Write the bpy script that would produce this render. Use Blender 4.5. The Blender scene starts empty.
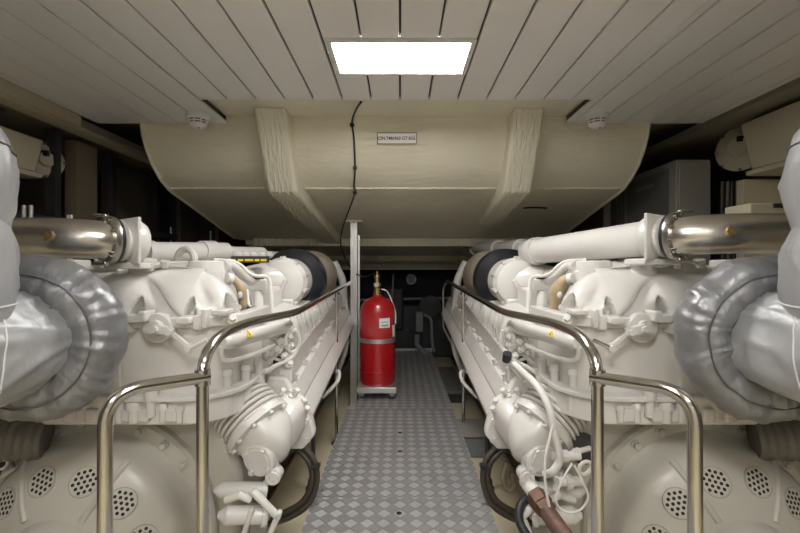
import bpy, bmesh, math, random
from mathutils import Vector, Matrix, noise
random.seed(7)
SC = bpy.context.scene
COL = SC.collection
PI = math.pi
F = 420.0
CAMZ = 1.1

def P(px, py, Y):
    return Vector(((px-400)/F*Y, Y, CAMZ-(py-266.5)/F*Y))

# ------------------------------------------------------------------ materials
def mat(name, col, rough=.5, metal=0., bump=None, var=None, coat=0., emit=None, estr=0., spec=.5):
    m = bpy.data.materials.new(name); m.use_nodes = True
    nt = m.node_tree; N = nt.nodes; L = nt.links
    b = N['Principled BSDF']
    b.inputs['Base Color'].default_value = (*col, 1)
    b.inputs['Roughness'].default_value = rough
    b.inputs['Metallic'].default_value = metal
    b.inputs['Coat Weight'].default_value = coat
    b.inputs['Coat Roughness'].default_value = .15
    b.inputs['Specular IOR Level'].default_value = spec
    if emit:
        b.inputs['Emission Color'].default_value = (*emit, 1)
        b.inputs['Emission Strength'].default_value = estr
    tc = N.new('ShaderNodeTexCoord')
    if var:
        sc, amt = var
        n = N.new('ShaderNodeTexNoise'); n.inputs['Scale'].default_value = sc; n.inputs['Detail'].default_value = 5
        L.new(tc.outputs['Object'], n.inputs['Vector'])
        r = N.new('ShaderNodeValToRGB')
        r.color_ramp.elements[0].position = .3; r.color_ramp.elements[1].position = .72
        r.color_ramp.elements[0].color = (*[c*(1-amt) for c in col], 1)
        r.color_ramp.elements[1].color = (*[min(1, c*(1+amt*.5)) for c in col], 1)
        L.new(n.outputs['Fac'], r.inputs['Fac']); L.new(r.outputs['Color'], b.inputs['Base Color'])
    if bump:
        sc, st, dist = bump[:3]
        n = N.new('ShaderNodeTexNoise'); n.inputs['Scale'].default_value = sc; n.inputs['Detail'].default_value = 4
        if len(bump) > 3:
            mp = N.new('ShaderNodeMapping'); mp.inputs['Scale'].default_value = bump[3]
            L.new(tc.outputs['Object'], mp.inputs['Vector']); L.new(mp.outputs['Vector'], n.inputs['Vector'])
        else:
            L.new(tc.outputs['Object'], n.inputs['Vector'])
        bp = N.new('ShaderNodeBump'); bp.inputs['Strength'].default_value = st; bp.inputs['Distance'].default_value = dist
        L.new(n.outputs['Fac'], bp.inputs['Height']); L.new(bp.outputs['Normal'], b.inputs['Normal'])
    return m

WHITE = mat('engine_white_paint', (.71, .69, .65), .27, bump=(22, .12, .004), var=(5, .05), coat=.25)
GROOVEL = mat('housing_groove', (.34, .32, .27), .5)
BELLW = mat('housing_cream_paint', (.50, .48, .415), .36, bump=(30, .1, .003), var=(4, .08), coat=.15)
HOSEW = mat('white_hose', (.74, .72, .67), .45)
GRP = mat('cream_grp', (.80, .75, .59), .40, bump=(30, .6, .014, (.35, 1.6, 1.6)), var=(2.5, .08), coat=.15)
GRPB = mat('cream_grp_beam', (.82, .77, .61), .40, bump=(24, .8, .02, (2.2, .5, .45)), var=(3, .06), coat=.15)
FLOORB = mat('bilge_beige_paint', (.68, .60, .42), .4, bump=(14, .2, .004), var=(3, .16))
PLANK = mat('ceiling_white_plank', (.82, .795, .765), .28, var=(1.5, .03))
GROOVE = mat('ceiling_groove_dark', (.06, .055, .05), .8)
TRIMG = mat('light_frame_white', (.7, .68, .64), .35)
LAMP = mat('lamp_diffuser', (.9, .9, .88), .4, emit=(1, .98, .968), estr=12)
STEEL = mat('polished_steel', (.62, .60, .56), .16, 1., bump=(6, .05, .002))
PIPEST = mat('brushed_steel', (.74, .71, .65), .27, 1., var=(7, .25), bump=(5, .05, .003))
FLST = mat('flange_steel', (.40, .375, .34), .3, 1.)
ALU = mat('anodised_aluminium', (.66, .66, .65), .35, .85)
BLACK = mat('black_rubber', (.02, .02, .022), .5)
FILTB = mat('filter_blue_black_rubber', (.012, .013, .017), .42)
DKHOLE = mat('dark_perforation', (.012, .012, .012), .8)
TAN = mat('filter_tan_mesh', (.40, .35, .27), .55, bump=(120, .3, .002), var=(30, .15))
GOLD = mat('gold_heat_wrap', (.46, .35, .21), .45, bump=(60, .3, .002), var=(20, .2))
SILV = mat('silver_jacket_cloth', (.44, .445, .45), .46, .35, bump=(7, .8, .03, (1, 1, .45)), var=(6, .08))
SILVD = mat('dark_silver_jacket_cloth', (.27, .272, .28), .40, .5, bump=(9, .8, .03, (1, .6, .6)), var=(6, .12))
SEAM = mat('dark_seam_thread', (.10, .10, .105), .7)
PIPING = mat('pale_seam_piping', (.66, .66, .65), .6)
RED = mat('cylinder_red_paint', (.42, .008, .012), .22, coat=.6)
BRASS = mat('brass', (.50, .35, .14), .35, .9)
COPPER = mat('copper_plug', (.50, .35, .18), .35, .8, var=(60, .3))
RUST = mat('rusty_brown_pipe', (.17, .095, .07), .55, .2, var=(30, .35), bump=(40, .4, .003))
RUSTN = mat('rusty_nut', (.15, .08, .045), .5, .3, var=(40, .4))
PAPER = mat('white_label', (.82, .82, .8), .5)
BLUEP = mat('blue_print', (.12, .28, .5), .5)
INK = mat('black_ink', (.02, .02, .02), .6)
YELL = mat('warning_yellow', (.85, .62, .02), .45)
SIGNB = mat('sign_border', (.28, .25, .2), .5)
SIGNW = mat('sign_white', (.88, .86, .80), .4)
HULL = mat('hull_side_dark', (.17, .148, .115), .6, var=(1.2, .35))
DECK = mat('deckhead_brown', (.30, .265, .20), .6, var=(1.5, .25))
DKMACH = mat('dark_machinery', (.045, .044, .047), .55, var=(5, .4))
CAB = mat('cabinet_grey', (.26, .25, .225), .5)
CABD = mat('cabinet_dark_grey', (.14, .138, .13), .5)
BEIGE = mat('beige_box_paint', (.50, .45, .33), .45, bump=(15, .2, .004))
BRNH = mat('brown_hose', (.20, .16, .11), .55)
DKTUBE = mat('dark_bilge_hose', (.055, .045, .033), .45)
GREYP = mat('grey_machine_paint', (.22, .23, .24), .5)
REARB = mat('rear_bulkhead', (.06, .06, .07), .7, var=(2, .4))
DUCT = mat('lower_duct_brown', (.17, .155, .13), .5, .2)
CASTER = mat('caster_dark', (.05, .05, .05), .5)

def checker_plate():
    m = bpy.data.materials.new('aluminium_checker_plate'); m.use_nodes = True
    nt = m.node_tree; N = nt.nodes; L = nt.links
    b = N['Principled BSDF']
    tc = N.new('ShaderNodeTexCoord')
    sep = N.new('ShaderNodeSeparateXYZ'); L.new(tc.outputs['Object'], sep.inputs[0])
    def M(op, a, bb=None, c=None):
        n = N.new('ShaderNodeMath'); n.operation = op
        for i, v in enumerate((a, bb, c)):
            if v is None: continue
            if isinstance(v, (int, float)): n.inputs[i].default_value = v
            else: L.new(v, n.inputs[i])
        return n.outputs[0]
    pitch = .050
    rx = M('DIVIDE', M('ADD', sep.outputs[0], sep.outputs[1]), 1.4142*pitch)
    ry = M('DIVIDE', M('SUBTRACT', sep.outputs[0], sep.outputs[1]), 1.4142*pitch)
    cx = M('FLOOR', rx); cy = M('FLOOR', ry)
    fx = M('SUBTRACT', rx, cx); fy = M('SUBTRACT', ry, cy)
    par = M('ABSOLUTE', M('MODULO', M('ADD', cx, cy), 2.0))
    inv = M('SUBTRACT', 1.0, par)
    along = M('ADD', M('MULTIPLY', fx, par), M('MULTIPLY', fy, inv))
    cross = M('ADD', M('MULTIPLY', fy, par), M('MULTIPLY', fx, inv))
    bars = M('ADD', M('MULTIPLY', M('COSINE', M('MULTIPLY', M('SUBTRACT', cross, .1), 5*6.28318)), .5), .5)
    def edge(v):
        return M('MINIMUM', M('MULTIPLY', M('MINIMUM', v, M('SUBTRACT', 1.0, v)), 9.0), 1.0)
    h = M('MULTIPLY', bars, M('MULTIPLY', edge(along), edge(cross)))
    cell_sheen = M('MULTIPLY', M('MULTIPLY', edge(along), edge(cross)), M('ADD', M('MULTIPLY', par, .55), .12))  # alternate cells painted lighter, standing in for light reflected by their bars
    h2 = M('MINIMUM', M('ADD', cell_sheen, M('MULTIPLY', h, .3)), 1.0)
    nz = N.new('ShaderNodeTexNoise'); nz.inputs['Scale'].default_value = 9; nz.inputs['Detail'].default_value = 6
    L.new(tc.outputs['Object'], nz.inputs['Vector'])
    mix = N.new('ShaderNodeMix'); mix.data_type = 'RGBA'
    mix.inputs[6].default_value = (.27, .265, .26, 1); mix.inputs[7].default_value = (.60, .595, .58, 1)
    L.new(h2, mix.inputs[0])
    mul = N.new('ShaderNodeMix'); mul.data_type = 'RGBA'; mul.blend_type = 'MULTIPLY'; mul.inputs[0].default_value = .5
    L.new(mix.outputs[2], mul.inputs[6])
    rr = N.new('ShaderNodeValToRGB'); rr.color_ramp.elements[0].position = .3; rr.color_ramp.elements[1].position = .7
    rr.color_ramp.elements[0].color = (.68, .68, .69, 1); rr.color_ramp.elements[1].color = (1, 1, 1, 1)
    L.new(nz.outputs['Fac'], rr.inputs['Fac']); L.new(rr.outputs['Color'], mul.inputs[7])
    L.new(mul.outputs[2], b.inputs['Base Color'])
    b.inputs['Metallic'].default_value = .35; b.inputs['Roughness'].default_value = .42
    bp = N.new('ShaderNodeBump'); bp.inputs['Strength'].default_value = .9; bp.inputs['Distance'].default_value = .003
    L.new(h, bp.inputs['Height']); L.new(bp.outputs['Normal'], b.inputs['Normal'])
    return m
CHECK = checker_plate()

# ------------------------------------------------------------------ mesh builder
def frames(pts):
    """parallel transported frames along a polyline"""
    n = len(pts); T = []
    for i in range(n):
        a = pts[max(i-1, 0)]; b = pts[min(i+1, n-1)]
        t = (b-a); T.append(t.normalized() if t.length > 1e-9 else Vector((0, 0, 1)))
    up = Vector((0, 0, 1)) if abs(T[0].z) < .9 else Vector((0, 1, 0))
    u = (up - T[0]*up.dot(T[0])).normalized()
    out = []
    for i in range(n):
        u = (u - T[i]*u.dot(T[i])).normalized()
        out.append((T[i], u, T[i].cross(u)))
    return out

def smooth_path(pts, n=8):
    pts = [Vector(p) for p in pts]
    if len(pts) < 3: return pts
    out = []
    for i in range(len(pts)-1):
        p0 = pts[max(i-1, 0)]; p1 = pts[i]; p2 = pts[i+1]; p3 = pts[min(i+2, len(pts)-1)]
        for k in range(n):
            t = k/n
            out.append(.5*((2*p1)+(p2-p0)*t+(2*p0-5*p1+4*p2-p3)*t*t+(3*p1-p0-3*p2+p3)*t**3))
    out.append(pts[-1]); return out

def round_path(pts, r, n=8):
    pts = [Vector(p) for p in pts]; out = [pts[0]]
    for i in range(1, len(pts)-1):
        a, b, c = pts[i-1], pts[i], pts[i+1]
        d1 = (a-b); d2 = (c-b)
        rr = min(r, d1.length*.49, d2.length*.49)
        p1 = b+d1.normalized()*rr; p2 = b+d2.normalized()*rr
        for k in range(n+1):
            t = k/n
            out.append(p1*(1-t)**2+b*2*t*(1-t)+p2*t*t)
    out.append(pts[-1]); return out

class MB:
    def __init__(s, mx=1): s.b = bmesh.new(); s.mx = mx     # mx = -1 mirrors across the walkway
    def v(s, p): return s.b.verts.new((p[0]*s.mx, p[1], p[2]))
    def face(s, vs):
        try: return s.b.faces.new(vs)
        except ValueError: return None
    def rings(s, rings, close=True, cap=True):
        vs = [[s.v(p) for p in r] for r in rings]
        n = len(vs[0])
        for i in range(len(vs)-1):
            for j in range(n if close else n-1):
                k = (j+1) % n
                s.face((vs[i][j], vs[i][k], vs[i+1][k], vs[i+1][j]))
        if cap:
            s.face(vs[0][::-1]); s.face(vs[-1])
        return s
    def box(s, lo, hi):
        x0, y0, z0 = lo; x1, y1, z1 = hi
        return s.rings([[(x0,y0,z0),(x1,y0,z0),(x1,y1,z0),(x0,y1,z0)], [(x0,y0,z1),(x1,y0,z1),(x1,y1,z1),(x0,y1,z1)]])
    def obox(s, c, ax, ay, az, sx, sy, sz):
        c = Vector(c); ax = Vector(ax).normalized()*sx/2; ay = Vector(ay).normalized()*sy/2; az = Vector(az).normalized()*sz/2
        q = [(-1,-1),(1,-1),(1,1),(-1,1)]
        return s.rings([[c+ax*a+ay*b-az for a, b in q], [c+ax*a+ay*b+az for a, b in q]])
    def prism(s, poly, ext):
        e = Vector(ext)
        return s.rings([[Vector(p) for p in poly], [Vector(p)+e for p in poly]])
    def tube(s, pts, r, seg=12, cap=True, mod=None):
        pts = [Vector(p) for p in pts]; fr = frames(pts); R = []
        n = len(pts)
        for i, p in enumerate(pts):
            T, u, w = fr[i]
            rr = r[i] if isinstance(r, (list, tuple)) else r
            ring = []
            for j in range(seg):
                a = 2*PI*j/seg
                q = rr*(1+(mod(i/(n-1), a) if mod else 0))
                ring.append(p+(u*math.cos(a)+w*math.sin(a))*q)
            R.append(ring)
        return s.rings(R, cap=cap)
    def cyl(s, a, b, r, r2=None, seg=20):
        return s.tube([a, b], [r, r if r2 is None else r2], seg)
    def lathe(s, org, axis, prof, seg=40):
        org = Vector(org); T = Vector(axis).normalized()
        up = Vector((0, 0, 1)) if abs(T.z) < .9 else Vector((0, 1, 0))
        u = (up-T*up.dot(T)).normalized(); w = T.cross(u)
        R = [[org+T*t+(u*math.cos(2*PI*j/seg)+w*math.sin(2*PI*j/seg))*max(r, .0004) for j in range(seg)] for t, r in prof]
        return s.rings(R)
    def torus(s, org, axis, R, r, seg=40, rs=12, mod=None):
        org = Vector(org); T = Vector(axis).normalized()
        up = Vector((0, 0, 1)) if abs(T.z) < .9 else Vector((0, 1, 0))
        u = (up-T*up.dot(T)).normalized(); w = T.cross(u); rings = []
        for i in range(seg+1):
            a = 2*PI*i/seg; d = u*math.cos(a)+w*math.sin(a)
            rings.append([org+d*R+(d*math.cos(2*PI*j/rs)+T*math.sin(2*PI*j/rs))*r*(1+(mod(a, 2*PI*j/rs) if mod else 0)) for j in range(rs)])
        return s.rings(rings, cap=False)
    def ball(s, c, r, sc=(1,1,1), seg=16):
        c = Vector(c); h = seg//2
        return s.rings([[c+Vector((r*sc[0]*math.sin(PI*i/h)*math.cos(2*PI*j/seg) if 0 < i < h else 1e-4*math.cos(2*PI*j/seg),
                                   r*sc[1]*math.sin(PI*i/h)*math.sin(2*PI*j/seg) if 0 < i < h else 1e-4*math.sin(2*PI*j/seg),
                                   r*sc[2]*math.cos(PI*i/h))) for j in range(seg)] for i in range(h+1)])
    def bolt(s, p, d, r=.012, h=.012):
        p = Vector(p); d = Vector(d).normalized()
        s.lathe(p-d*.004, d, [(0, r*1.5), (.006, r*1.5), (.006, r), (.006+h, r), (.006+h, 0)], 6)
        return s
    def build(s, name, material, parent=None, bevel=0, angle=35, sub=0, seg=2):
        b = s.b
        bmesh.ops.remove_doubles(b, verts=b.verts, dist=1e-5)
        bmesh.ops.recalc_face_normals(b, faces=b.faces)
        off = Vector(parent['_w']) if parent is not None and '_w' in parent else Vector((0, 0, 0))
        if parent is None:
            off = Vector((0, 0, 0))
        for v in b.verts: v.co -= off
        me = bpy.data.meshes.new(name); b.to_mesh(me); b.free()
        me.materials.append(material)
        for p in me.polygons: p.use_smooth = True
        me.set_sharp_from_angle(angle=math.radians(angle))
        o = bpy.data.objects.new(name, me); COL.objects.link(o)
        if parent is not None:
            o.parent = parent; o['_w'] = tuple(off)
        else:
            # origin at the base centre of the thing
            xs = [v.co for v in me.vertices]
            c = Vector(((min(v.x for v in xs)+max(v.x for v in xs))/2, (min(v.y for v in xs)+max(v.y for v in xs))/2, min(v.z for v in xs)))
            for v in me.vertices: v.co -= c
            o.location = c; o['_w'] = tuple(c)
        if bevel:
            md = o.modifiers.new('bevel', 'BEVEL'); md.width = bevel; md.segments = seg; md.limit_method = 'ANGLE'; md.angle_limit = math.radians(40)
        if sub:
            md = o.modifiers.new('sub', 'SUBSURF'); md.levels = md.render_levels = sub
        return o

def tag(o, label, cat, group=None, kind=None):
    if label: o['label'] = label
    if cat: o['category'] = cat
    if group: o['group'] = group
    if kind: o['kind'] = kind
    return o
def thing(name, label, cat, loc, group=None):
    o = bpy.data.objects.new(name, None); COL.objects.link(o)
    o.location = loc; o['_w'] = tuple(loc); o.empty_display_size = .1
    return tag(o, label, cat, group)
def structure(o): o['kind'] = 'structure'; return o
def copy_tree(o, off, label=None, parent=None):
    c = o.copy(); COL.objects.link(c)
    if parent is None:
        c.location = Vector(o.location)+Vector(off)
        if label: c['label'] = label
    else:
        c.parent = parent
    for ch in list(o.children): copy_tree(ch, off, None, c)
    return c

# ------------------------------------------------------------------ camera
cam = bpy.data.cameras.new('camera'); co = bpy.data.objects.new('camera', cam); COL.objects.link(co)
co.location = (0, 0, CAMZ); co.rotation_euler = (PI/2, 0, 0)
cam.lens = F/800*36; cam.sensor_width = 36; cam.clip_start = .02
SC.camera = co

# ------------------------------------------------------------------ the room shell
CZ = 2.07
def shell(name, lo, hi, m): return structure(MB().box(lo, hi).build(name, m))
shell('floor', (-3.2, -3.4, -.6), (3.2, 7.4, -.5), FLOORB)
shell('wall_left', (-3.2, -3.4, -.5), (-3.0, 7.4, 2.9), HULL)
shell('wall_right', (3.0, -3.4, -.5), (3.2, 7.4, 2.9), HULL)
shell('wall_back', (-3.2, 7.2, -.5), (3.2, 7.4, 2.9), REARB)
shell('wall_front', (-3.2, -3.6, -.6), (3.2, -3.4, 2.9), PLANK)
# ceiling: backing slab with grooves showing between the planks
b = MB()
PW = .1667; GAP = .009
y_mid, y_side = 2.445, 2.85
k = -13
planks = MB()
XS = 2.05
for k in range(-13, 13):
    xa = k*PW+GAP/2; xb = (k+1)*PW-GAP/2
    xa = max(xa, -XS); xb = min(xb, XS)
    if xb-xa < .01: continue
    def seg(x0, x1, y1):
        if x1-x0 > .004: planks.box((x0, -3.4, CZ), (x1, y1, CZ+.018))
    cuts = [x for x in (-1.175, 1.125) if xa < x < xb]
    edges = [xa]+cuts+[xb]
    for x0, x1 in zip(edges[:-1], edges[1:]):
        mid = (x0+x1)/2
        seg(x0, x1, y_mid if -1.175 < mid < 1.125 else y_side)
ceil = structure(planks.build('ceiling', PLANK, bevel=.0035))
bk = MB()
bk.box((-XS, -3.4, CZ+.016), (XS, y_mid-.004, CZ+.05))
bk.box((-XS, y_mid-.004, CZ+.016), (-1.18, y_side-.004, CZ+.05))
bk.box((1.13, y_mid-.004, CZ+.016), (XS, y_side-.004, CZ+.05))
bk.build('groove_backing', GROOVE, ceil)
shell('trim_1', (-3.0, -3.4, 2.02), (-2.07, 4.6, 2.06), DECK)
shell('trim_2', (2.07, -3.4, 2.05), (3.0, 4.6, 2.09), DECK)
structure(MB().box((-2.20, .6, 1.995), (-2.10, 3.9, 2.02)).build('trim_3', BEIGE))
structure(MB().box((-2.10, .6, 2.0), (-2.05, 2.7, 2.07)).build('trim_4', BEIGE))
shell('trim_5', (-3.0, -3.4, 2.25), (3.0, 7.2, 2.3), BEIGE)
# ledges along the walkway (engine beds)
structure(MB().box((-.73, -.4, -.5), (-.36, 7.0, -.2)).build('trim_6', FLOORB, bevel=.01))
structure(MB().box((.40, -.4, -.5), (.73, 7.0, -.2)).build('trim_7', FLOORB, bevel=.01))

# ------------------------------------------------------------------ ceiling lights
def ceiling_light(cx, cy, label, w=.60, d=.285):
    t = thing('ceiling_light', label, 'ceiling light', (cx, cy, CZ-.012), 'ceiling light panels')
    fr = MB(); z0, z1 = CZ-.012, CZ+.004; e = .022
    fr.box((cx-w/2-e, cy-d/2-e, z0), (cx+w/2+e, cy-d/2, z1)); fr.box((cx-w/2-e, cy+d/2, z0), (cx+w/2+e, cy+d/2+e, z1))
    fr.box((cx-w/2-e, cy-d/2, z0), (cx-w/2, cy+d/2, z1)); fr.box((cx+w/2, cy-d/2, z0), (cx+w/2+e, cy+d/2, z1))
    fr.build('frame', TRIMG, t, bevel=.003)
    MB().box((cx-w/2, cy-d/2, CZ-.006), (cx+w/2, cy+d/2, CZ+.002)).build('diffuser', LAMP, t)
    return t
ceiling_light(0.005, 1.945, 'bright rectangular light panel in the white plank ceiling')
ceiling_light(0.005, .1, 'light panel in the plank ceiling overhead, behind the first one')
ceiling_light(0.005, -2.3, 'added unseen fill light panel furthest behind the walkway entrance')  # unseen panel, added for more frontal light on the engines
ceiling_light(-1.0, -1.0, 'added unseen fill light panel behind the left engine')  # unseen panel, added to brighten the lower front of the left engine
ceiling_light(1.0, -1.0, 'added unseen fill light panel behind the right engine')  # added out of view as fill for the right engine's lower front

# ------------------------------------------------------------------ smoke detectors
def smoke_detector(p, label):
    t = thing('smoke_detector', label, 'smoke detector', p, 'smoke detectors on the ceiling')
    MB().lathe(p, (0, 0, -1), [(0, .072), (.022, .072), (.030, .062), (.030, 0)], 32).build('base', PAPER, t)
    MB().lathe(p, (0, 0, -1), [(.030, .052), (.052, .050), (.052, 0)], 32).build('vent_ring', BLACK, t)
    c = MB()
    c.lathe(p, (0, 0, -1), [(.037, .054), (.041, .056), (.046, .054), (.046, 0)], 32)
    c.lathe(p, (0, 0, -1), [(.054, .055), (.066, .050), (.078, .034), (.082, .02), (.082, 0)], 32)
    for a in range(8):
        d = Vector((math.cos(a*PI/4), math.sin(a*PI/4), 0))
        c.obox(Vector(p)+d*.048+Vector((0, 0, -.043)), d, (-d.y, d.x, 0), (0, 0, 1), .014, .008, .028)
    c.build('cover', PAPER, t)
    MB().lathe(Vector(p)+Vector((.012, -.012, -.081)), (0, 0, -1), [(0, .006), (.004, .006), (.004, 0)], 10).build('indicator', BLACK, t)
q = P(198, 117, 2.70); smoke_detector((q.x, 2.70, CZ), 'round white smoke detector on the ceiling left of the cream casing beams')
q = P(597, 117, 2.70); smoke_detector((q.x, 2.70, CZ), 'round white smoke detector on the ceiling right of the cream casing beams')

# ------------------------------------------------------------------ overhead cream casing
t = thing('overhead_casing', 'large cream painted overhead casing with curved belly behind the plank ceiling', 'casing', (0, 2.9, 1.3))
prof = [(2.445, 2.075), (2.445, 2.12), (4.6, 2.14), (4.6, 1.39), (4.48, 1.40), (4.2, 1.462), (3.7, 1.575), (3.26, 1.672)]
front = [(3.19, 1.692), (3.17, 1.702), (3.08, 1.75), (2.99, 1.825), (2.92, 1.92), (2.88, 2.0), (2.866, 2.075), (2.866, 2.13)]
body = prof[2:]+front
XL, XR = -1.765, 1.70
c = MB(); c.prism([(XL, y, z) for y, z in body], (XR-XL, 0, 0))
c.box((-1.21, 2.40, 2.125), (1.16, 2.9, 2.15))
c.build('shell', GRP, t, angle=22)
for x, s in ((XL, -1), (XR, 1)):   # rounded rim along both end edges
    MB().tube([(x-s*.004, y, z) for y, z in body[2:]], .013, 10).build('edge_rim', GRPB, t)
MB().tube([(XL+.02, 3.185, 1.693), (XR-.02, 3.185, 1.693)], .008, 8).build('crease_bead', GRPB, t)
def beam(x0, x1, yend, zend, sh=0):
    m = MB()
    fr = [(2.70, 2.13), (2.76, 2.0), (2.97, 1.635), (3.0, 1.618), (yend, zend)]
    bkp = [(yend+.12, zend+.10), (3.3, 1.75), (3.0, 2.13)]
    poly = fr+bkp
    m.rings([[(x+sh*max(0, y-3.0)/1.5, y, z) for y, z in poly] for x in (x0, x1)])
    return m.build('beam', GRPB, t, bevel=.022, seg=3)
beam(-.945, -.735, 4.5, 1.335, .11)
beam(.735, .935, 3.88, 1.485)
MB().box((-1.56, 4.46, 1.315), (1.5, 4.62, 1.40)).build('rear_beam', GRPB, t, bevel=.01)
# thin dark slot on the belly, right
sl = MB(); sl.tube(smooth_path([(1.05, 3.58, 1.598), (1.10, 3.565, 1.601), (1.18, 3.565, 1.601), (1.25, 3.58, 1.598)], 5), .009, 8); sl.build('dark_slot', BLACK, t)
# cream decks beyond the casing, stepping down
t2 = thing('rear_deckhead', 'dim cream deckhead stepping down beyond the casing to the far end', 'deckhead', (0, 5.4, 1.1))
m = MB(); m.prism([(-1.7, 4.62, 1.345), (-1.7, 6.2, 1.20), (-1.7, 6.2, 1.30), (-1.7, 4.62, 1.45)], (3.4, 0, 0)); m.build('panel', GRP, t2)
m = MB(); m.box((-1.7, 6.15, 1.05), (1.7, 6.30, 1.14)); m.build('lower_beam', GRPB, t2, bevel=.01)
m = MB(); m.box((-1.7, 5.7, 1.175), (1.7, 5.78, 1.25)); m.build('cross_beam', GRPB, t2, bevel=.01)
m = MB(); m.box((-1.7, 6.2, 1.10), (1.7, 7.1, 1.30)); m.build('far_panel', GRP, t2)

# ------------------------------------------------------------------ sign on the casing and cable
Ys = 2.872
a = P(377, 133, Ys); bq = P(417, 143.6, Ys)
nrm = Vector((0, -.93, -.36)).normalized(); upv = Vector((0, -.36, .93)).normalized()
sc_ = (a+bq)/2; sw = bq.x-a.x; sh = .078
t = thing('sign_plate', 'small white sign plate with black lettering fixed to the cream casing', 'sign', sc_)
MB().obox(sc_, (1, 0, 0), upv, nrm, sw, sh, .008).build('border', SIGNB, t, bevel=.004)
MB().obox(sc_+nrm*.003, (1, 0, 0), upv, nrm, sw-.012, sh-.012, .006).build('plate', SIGNW, t)
rotm = Matrix((Vector((1, 0, 0)), upv, nrm)).transposed()
def text_mesh(txt, size, centre, parent, name, m, ext=.0006):
    cu = bpy.data.curves.new('txt', 'FONT'); cu.body = txt; cu.size = size; cu.align_x = 'CENTER'; cu.align_y = 'CENTER'; cu.extrude = ext; cu.offset = .0004
    o = bpy.data.objects.new('txt', cu); COL.objects.link(o)
    dg = bpy.context.evaluated_depsgraph_get(); dg.update()
    me = bpy.data.meshes.new_from_object(o.evaluated_get(dg))
    bpy.data.objects.remove(o); bpy.data.curves.remove(cu)
    w = Vector(parent['_w'])
    for v in me.vertices: v.co = rotm @ v.co + Vector(centre) - w
    me.materials.clear(); me.materials.append(m); me.name = name
    r = bpy.data.objects.new(name, me); COL.objects.link(r); r.parent = parent
    return r
text_mesh('CIN.TM6960 GT.83', .0295, sc_+nrm*.0085+Vector((-.012, 0, 0)), t, 'lettering', INK)
text_mesh('E\nM', .017, sc_+nrm*.0085+Vector((.118, 0, .004)), t, 'small_mark', INK)

t = thing('black_cable', 'thin black cable clipped down the front of the cream casing', 'cable', P(355, 190, 3.0))
cab = [P(361, 102, 2.50), P(356, 110, 2.70), P(352, 122, 2.845), P(354, 140, 2.885), P(355, 168, 3.0), P(354, 186, 3.13), P(355, 193, 3.22), P(349, 210, 3.50), P(342, 230, 4.0), P(341, 246, 4.44), P(347, 262, 4.42), P(357, 275, 3.9)]
MB().tube(smooth_path(cab, 6), .0065, 8).build('cable_run', BLACK, t)
for q in (cab[2]+Vector((0, 0, -.02)), cab[4], cab[6]):
    MB().obox(q, (1, 0, 0), (0, 0, 1), (0, 1, 0), .028, .02, .02).build('clip', BLACK, t)

# ------------------------------------------------------------------ walkway
def plate(y0, y1, x0, x1, label, holes):
    t = thing('walkway_plate', label, 'floor plate', ((x0+x1)/2, y0, -.19), 'checker plates of the walkway')
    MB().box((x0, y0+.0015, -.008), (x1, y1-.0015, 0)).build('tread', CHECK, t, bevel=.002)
    f = MB(); f.box((x0+.03, y0+.03, -.05), (x1-.03, y0+.07, -.008)); f.box((x0+.03, y1-.07, -.05), (x1-.03, y1-.03, -.008))
    for x in (x0+.03, x1-.07):
        f.box((x, y0+.03, -.05), (x+.04, y1-.03, -.008))
    f.build('support_frame', ALU, t)
    for x, y in holes:
        MB().lathe((x, y, -.002), (0, 0, 1), [(0, .012), (.0032, .012), (.0032, 0)], 16).build('lifting_hole', DKHOLE, t)
    for x in (x0+.03, x1-.03):
        for y in (y0+.06, y1-.06):
            MB().lathe((x, y, -.001), (0, 0, 1), [(0, .008), (.003, .007), (.003, 0)], 10).build('screw', FLST, t)
plate(.35, 2.005, -.412, .412, 'checker plate nearest the viewer, in front of the cross seam', [(P(399, 513, 1.873).x, 1.873)])
plate(2.005, 3.24, -.412, .412, 'middle checker plate with two small dark holes, before the red cylinder', [(0, 2.50), (0, 2.78)])
plate(3.24, 5.5, -.35, .412, 'far narrow checker plate under the red cylinder trolley', [])

# ------------------------------------------------------------------ fire suppression cylinder on trolley
FX, FY = -.193, 3.62
t = thing('cylinder_trolley', 'low grey trolley on small castors carrying the red cylinder', 'trolley', (FX, FY, 0))
MB().box((FX-.165, FY-.17, .055), (FX+.165, FY+.17, .105)).build('deck', ALU, t, bevel=.006)
for sx in (-1, 1):
    for sy in (-1, 1):
        x, y = FX+sx*.125, FY+sy*.125
        cst = MB().box((x-.02, y-.022, .026), (x+.02, y+.022, .056)).build('castor', FLST, t)
        MB().lathe((x-.011, y, .024), (1, 0, 0), [(0, .024), (.022, .024), (.022, 0)], 18).build('wheel', CASTER, cst)
t = thing('fire_cylinder', 'tall red fire suppression cylinder with brass valve beside the aluminium post', 'fire extinguisher', (FX, FY, .105))
R = .15; z0 = .105
MB().lathe((FX, FY, z0), (0, 0, 1), [(0, 0), (0, R*.93), (.02, R*.99), (.05, R), (.095, R*1.005), (.10, R*1.03), (.115, R*1.03), (.12, R*1.005), (.60, R), (.645, R*.96), (.685, R*.85), (.712, R*.66), (.728, R*.42), (.734, .05), (.75, .042), (.75, 0)], 56).build('body', RED, t)
v = MB()
v.lathe((FX-.005, FY, z0+.745), (0, 0, 1), [(0, .032), (.03, .032), (.035, .026), (.07, .026), (.075, .034), (.11, .034), (.115, .022), (.15, .020), (.155, .027), (.18, .025), (.185, .012), (.21, .012), (.21, 0)], 20)
v.cyl((FX-.005, FY, z0+.84), (FX-.005, FY-.06, z0+.84), .018)
v.build('valve', BRASS, t)
MB().lathe((FX-.005, FY-.055, z0+.84), (0, -1, 0), [(0, .02), (.012, .02), (.012, 0)], 18).build('gauge', FLST, t)
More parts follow.
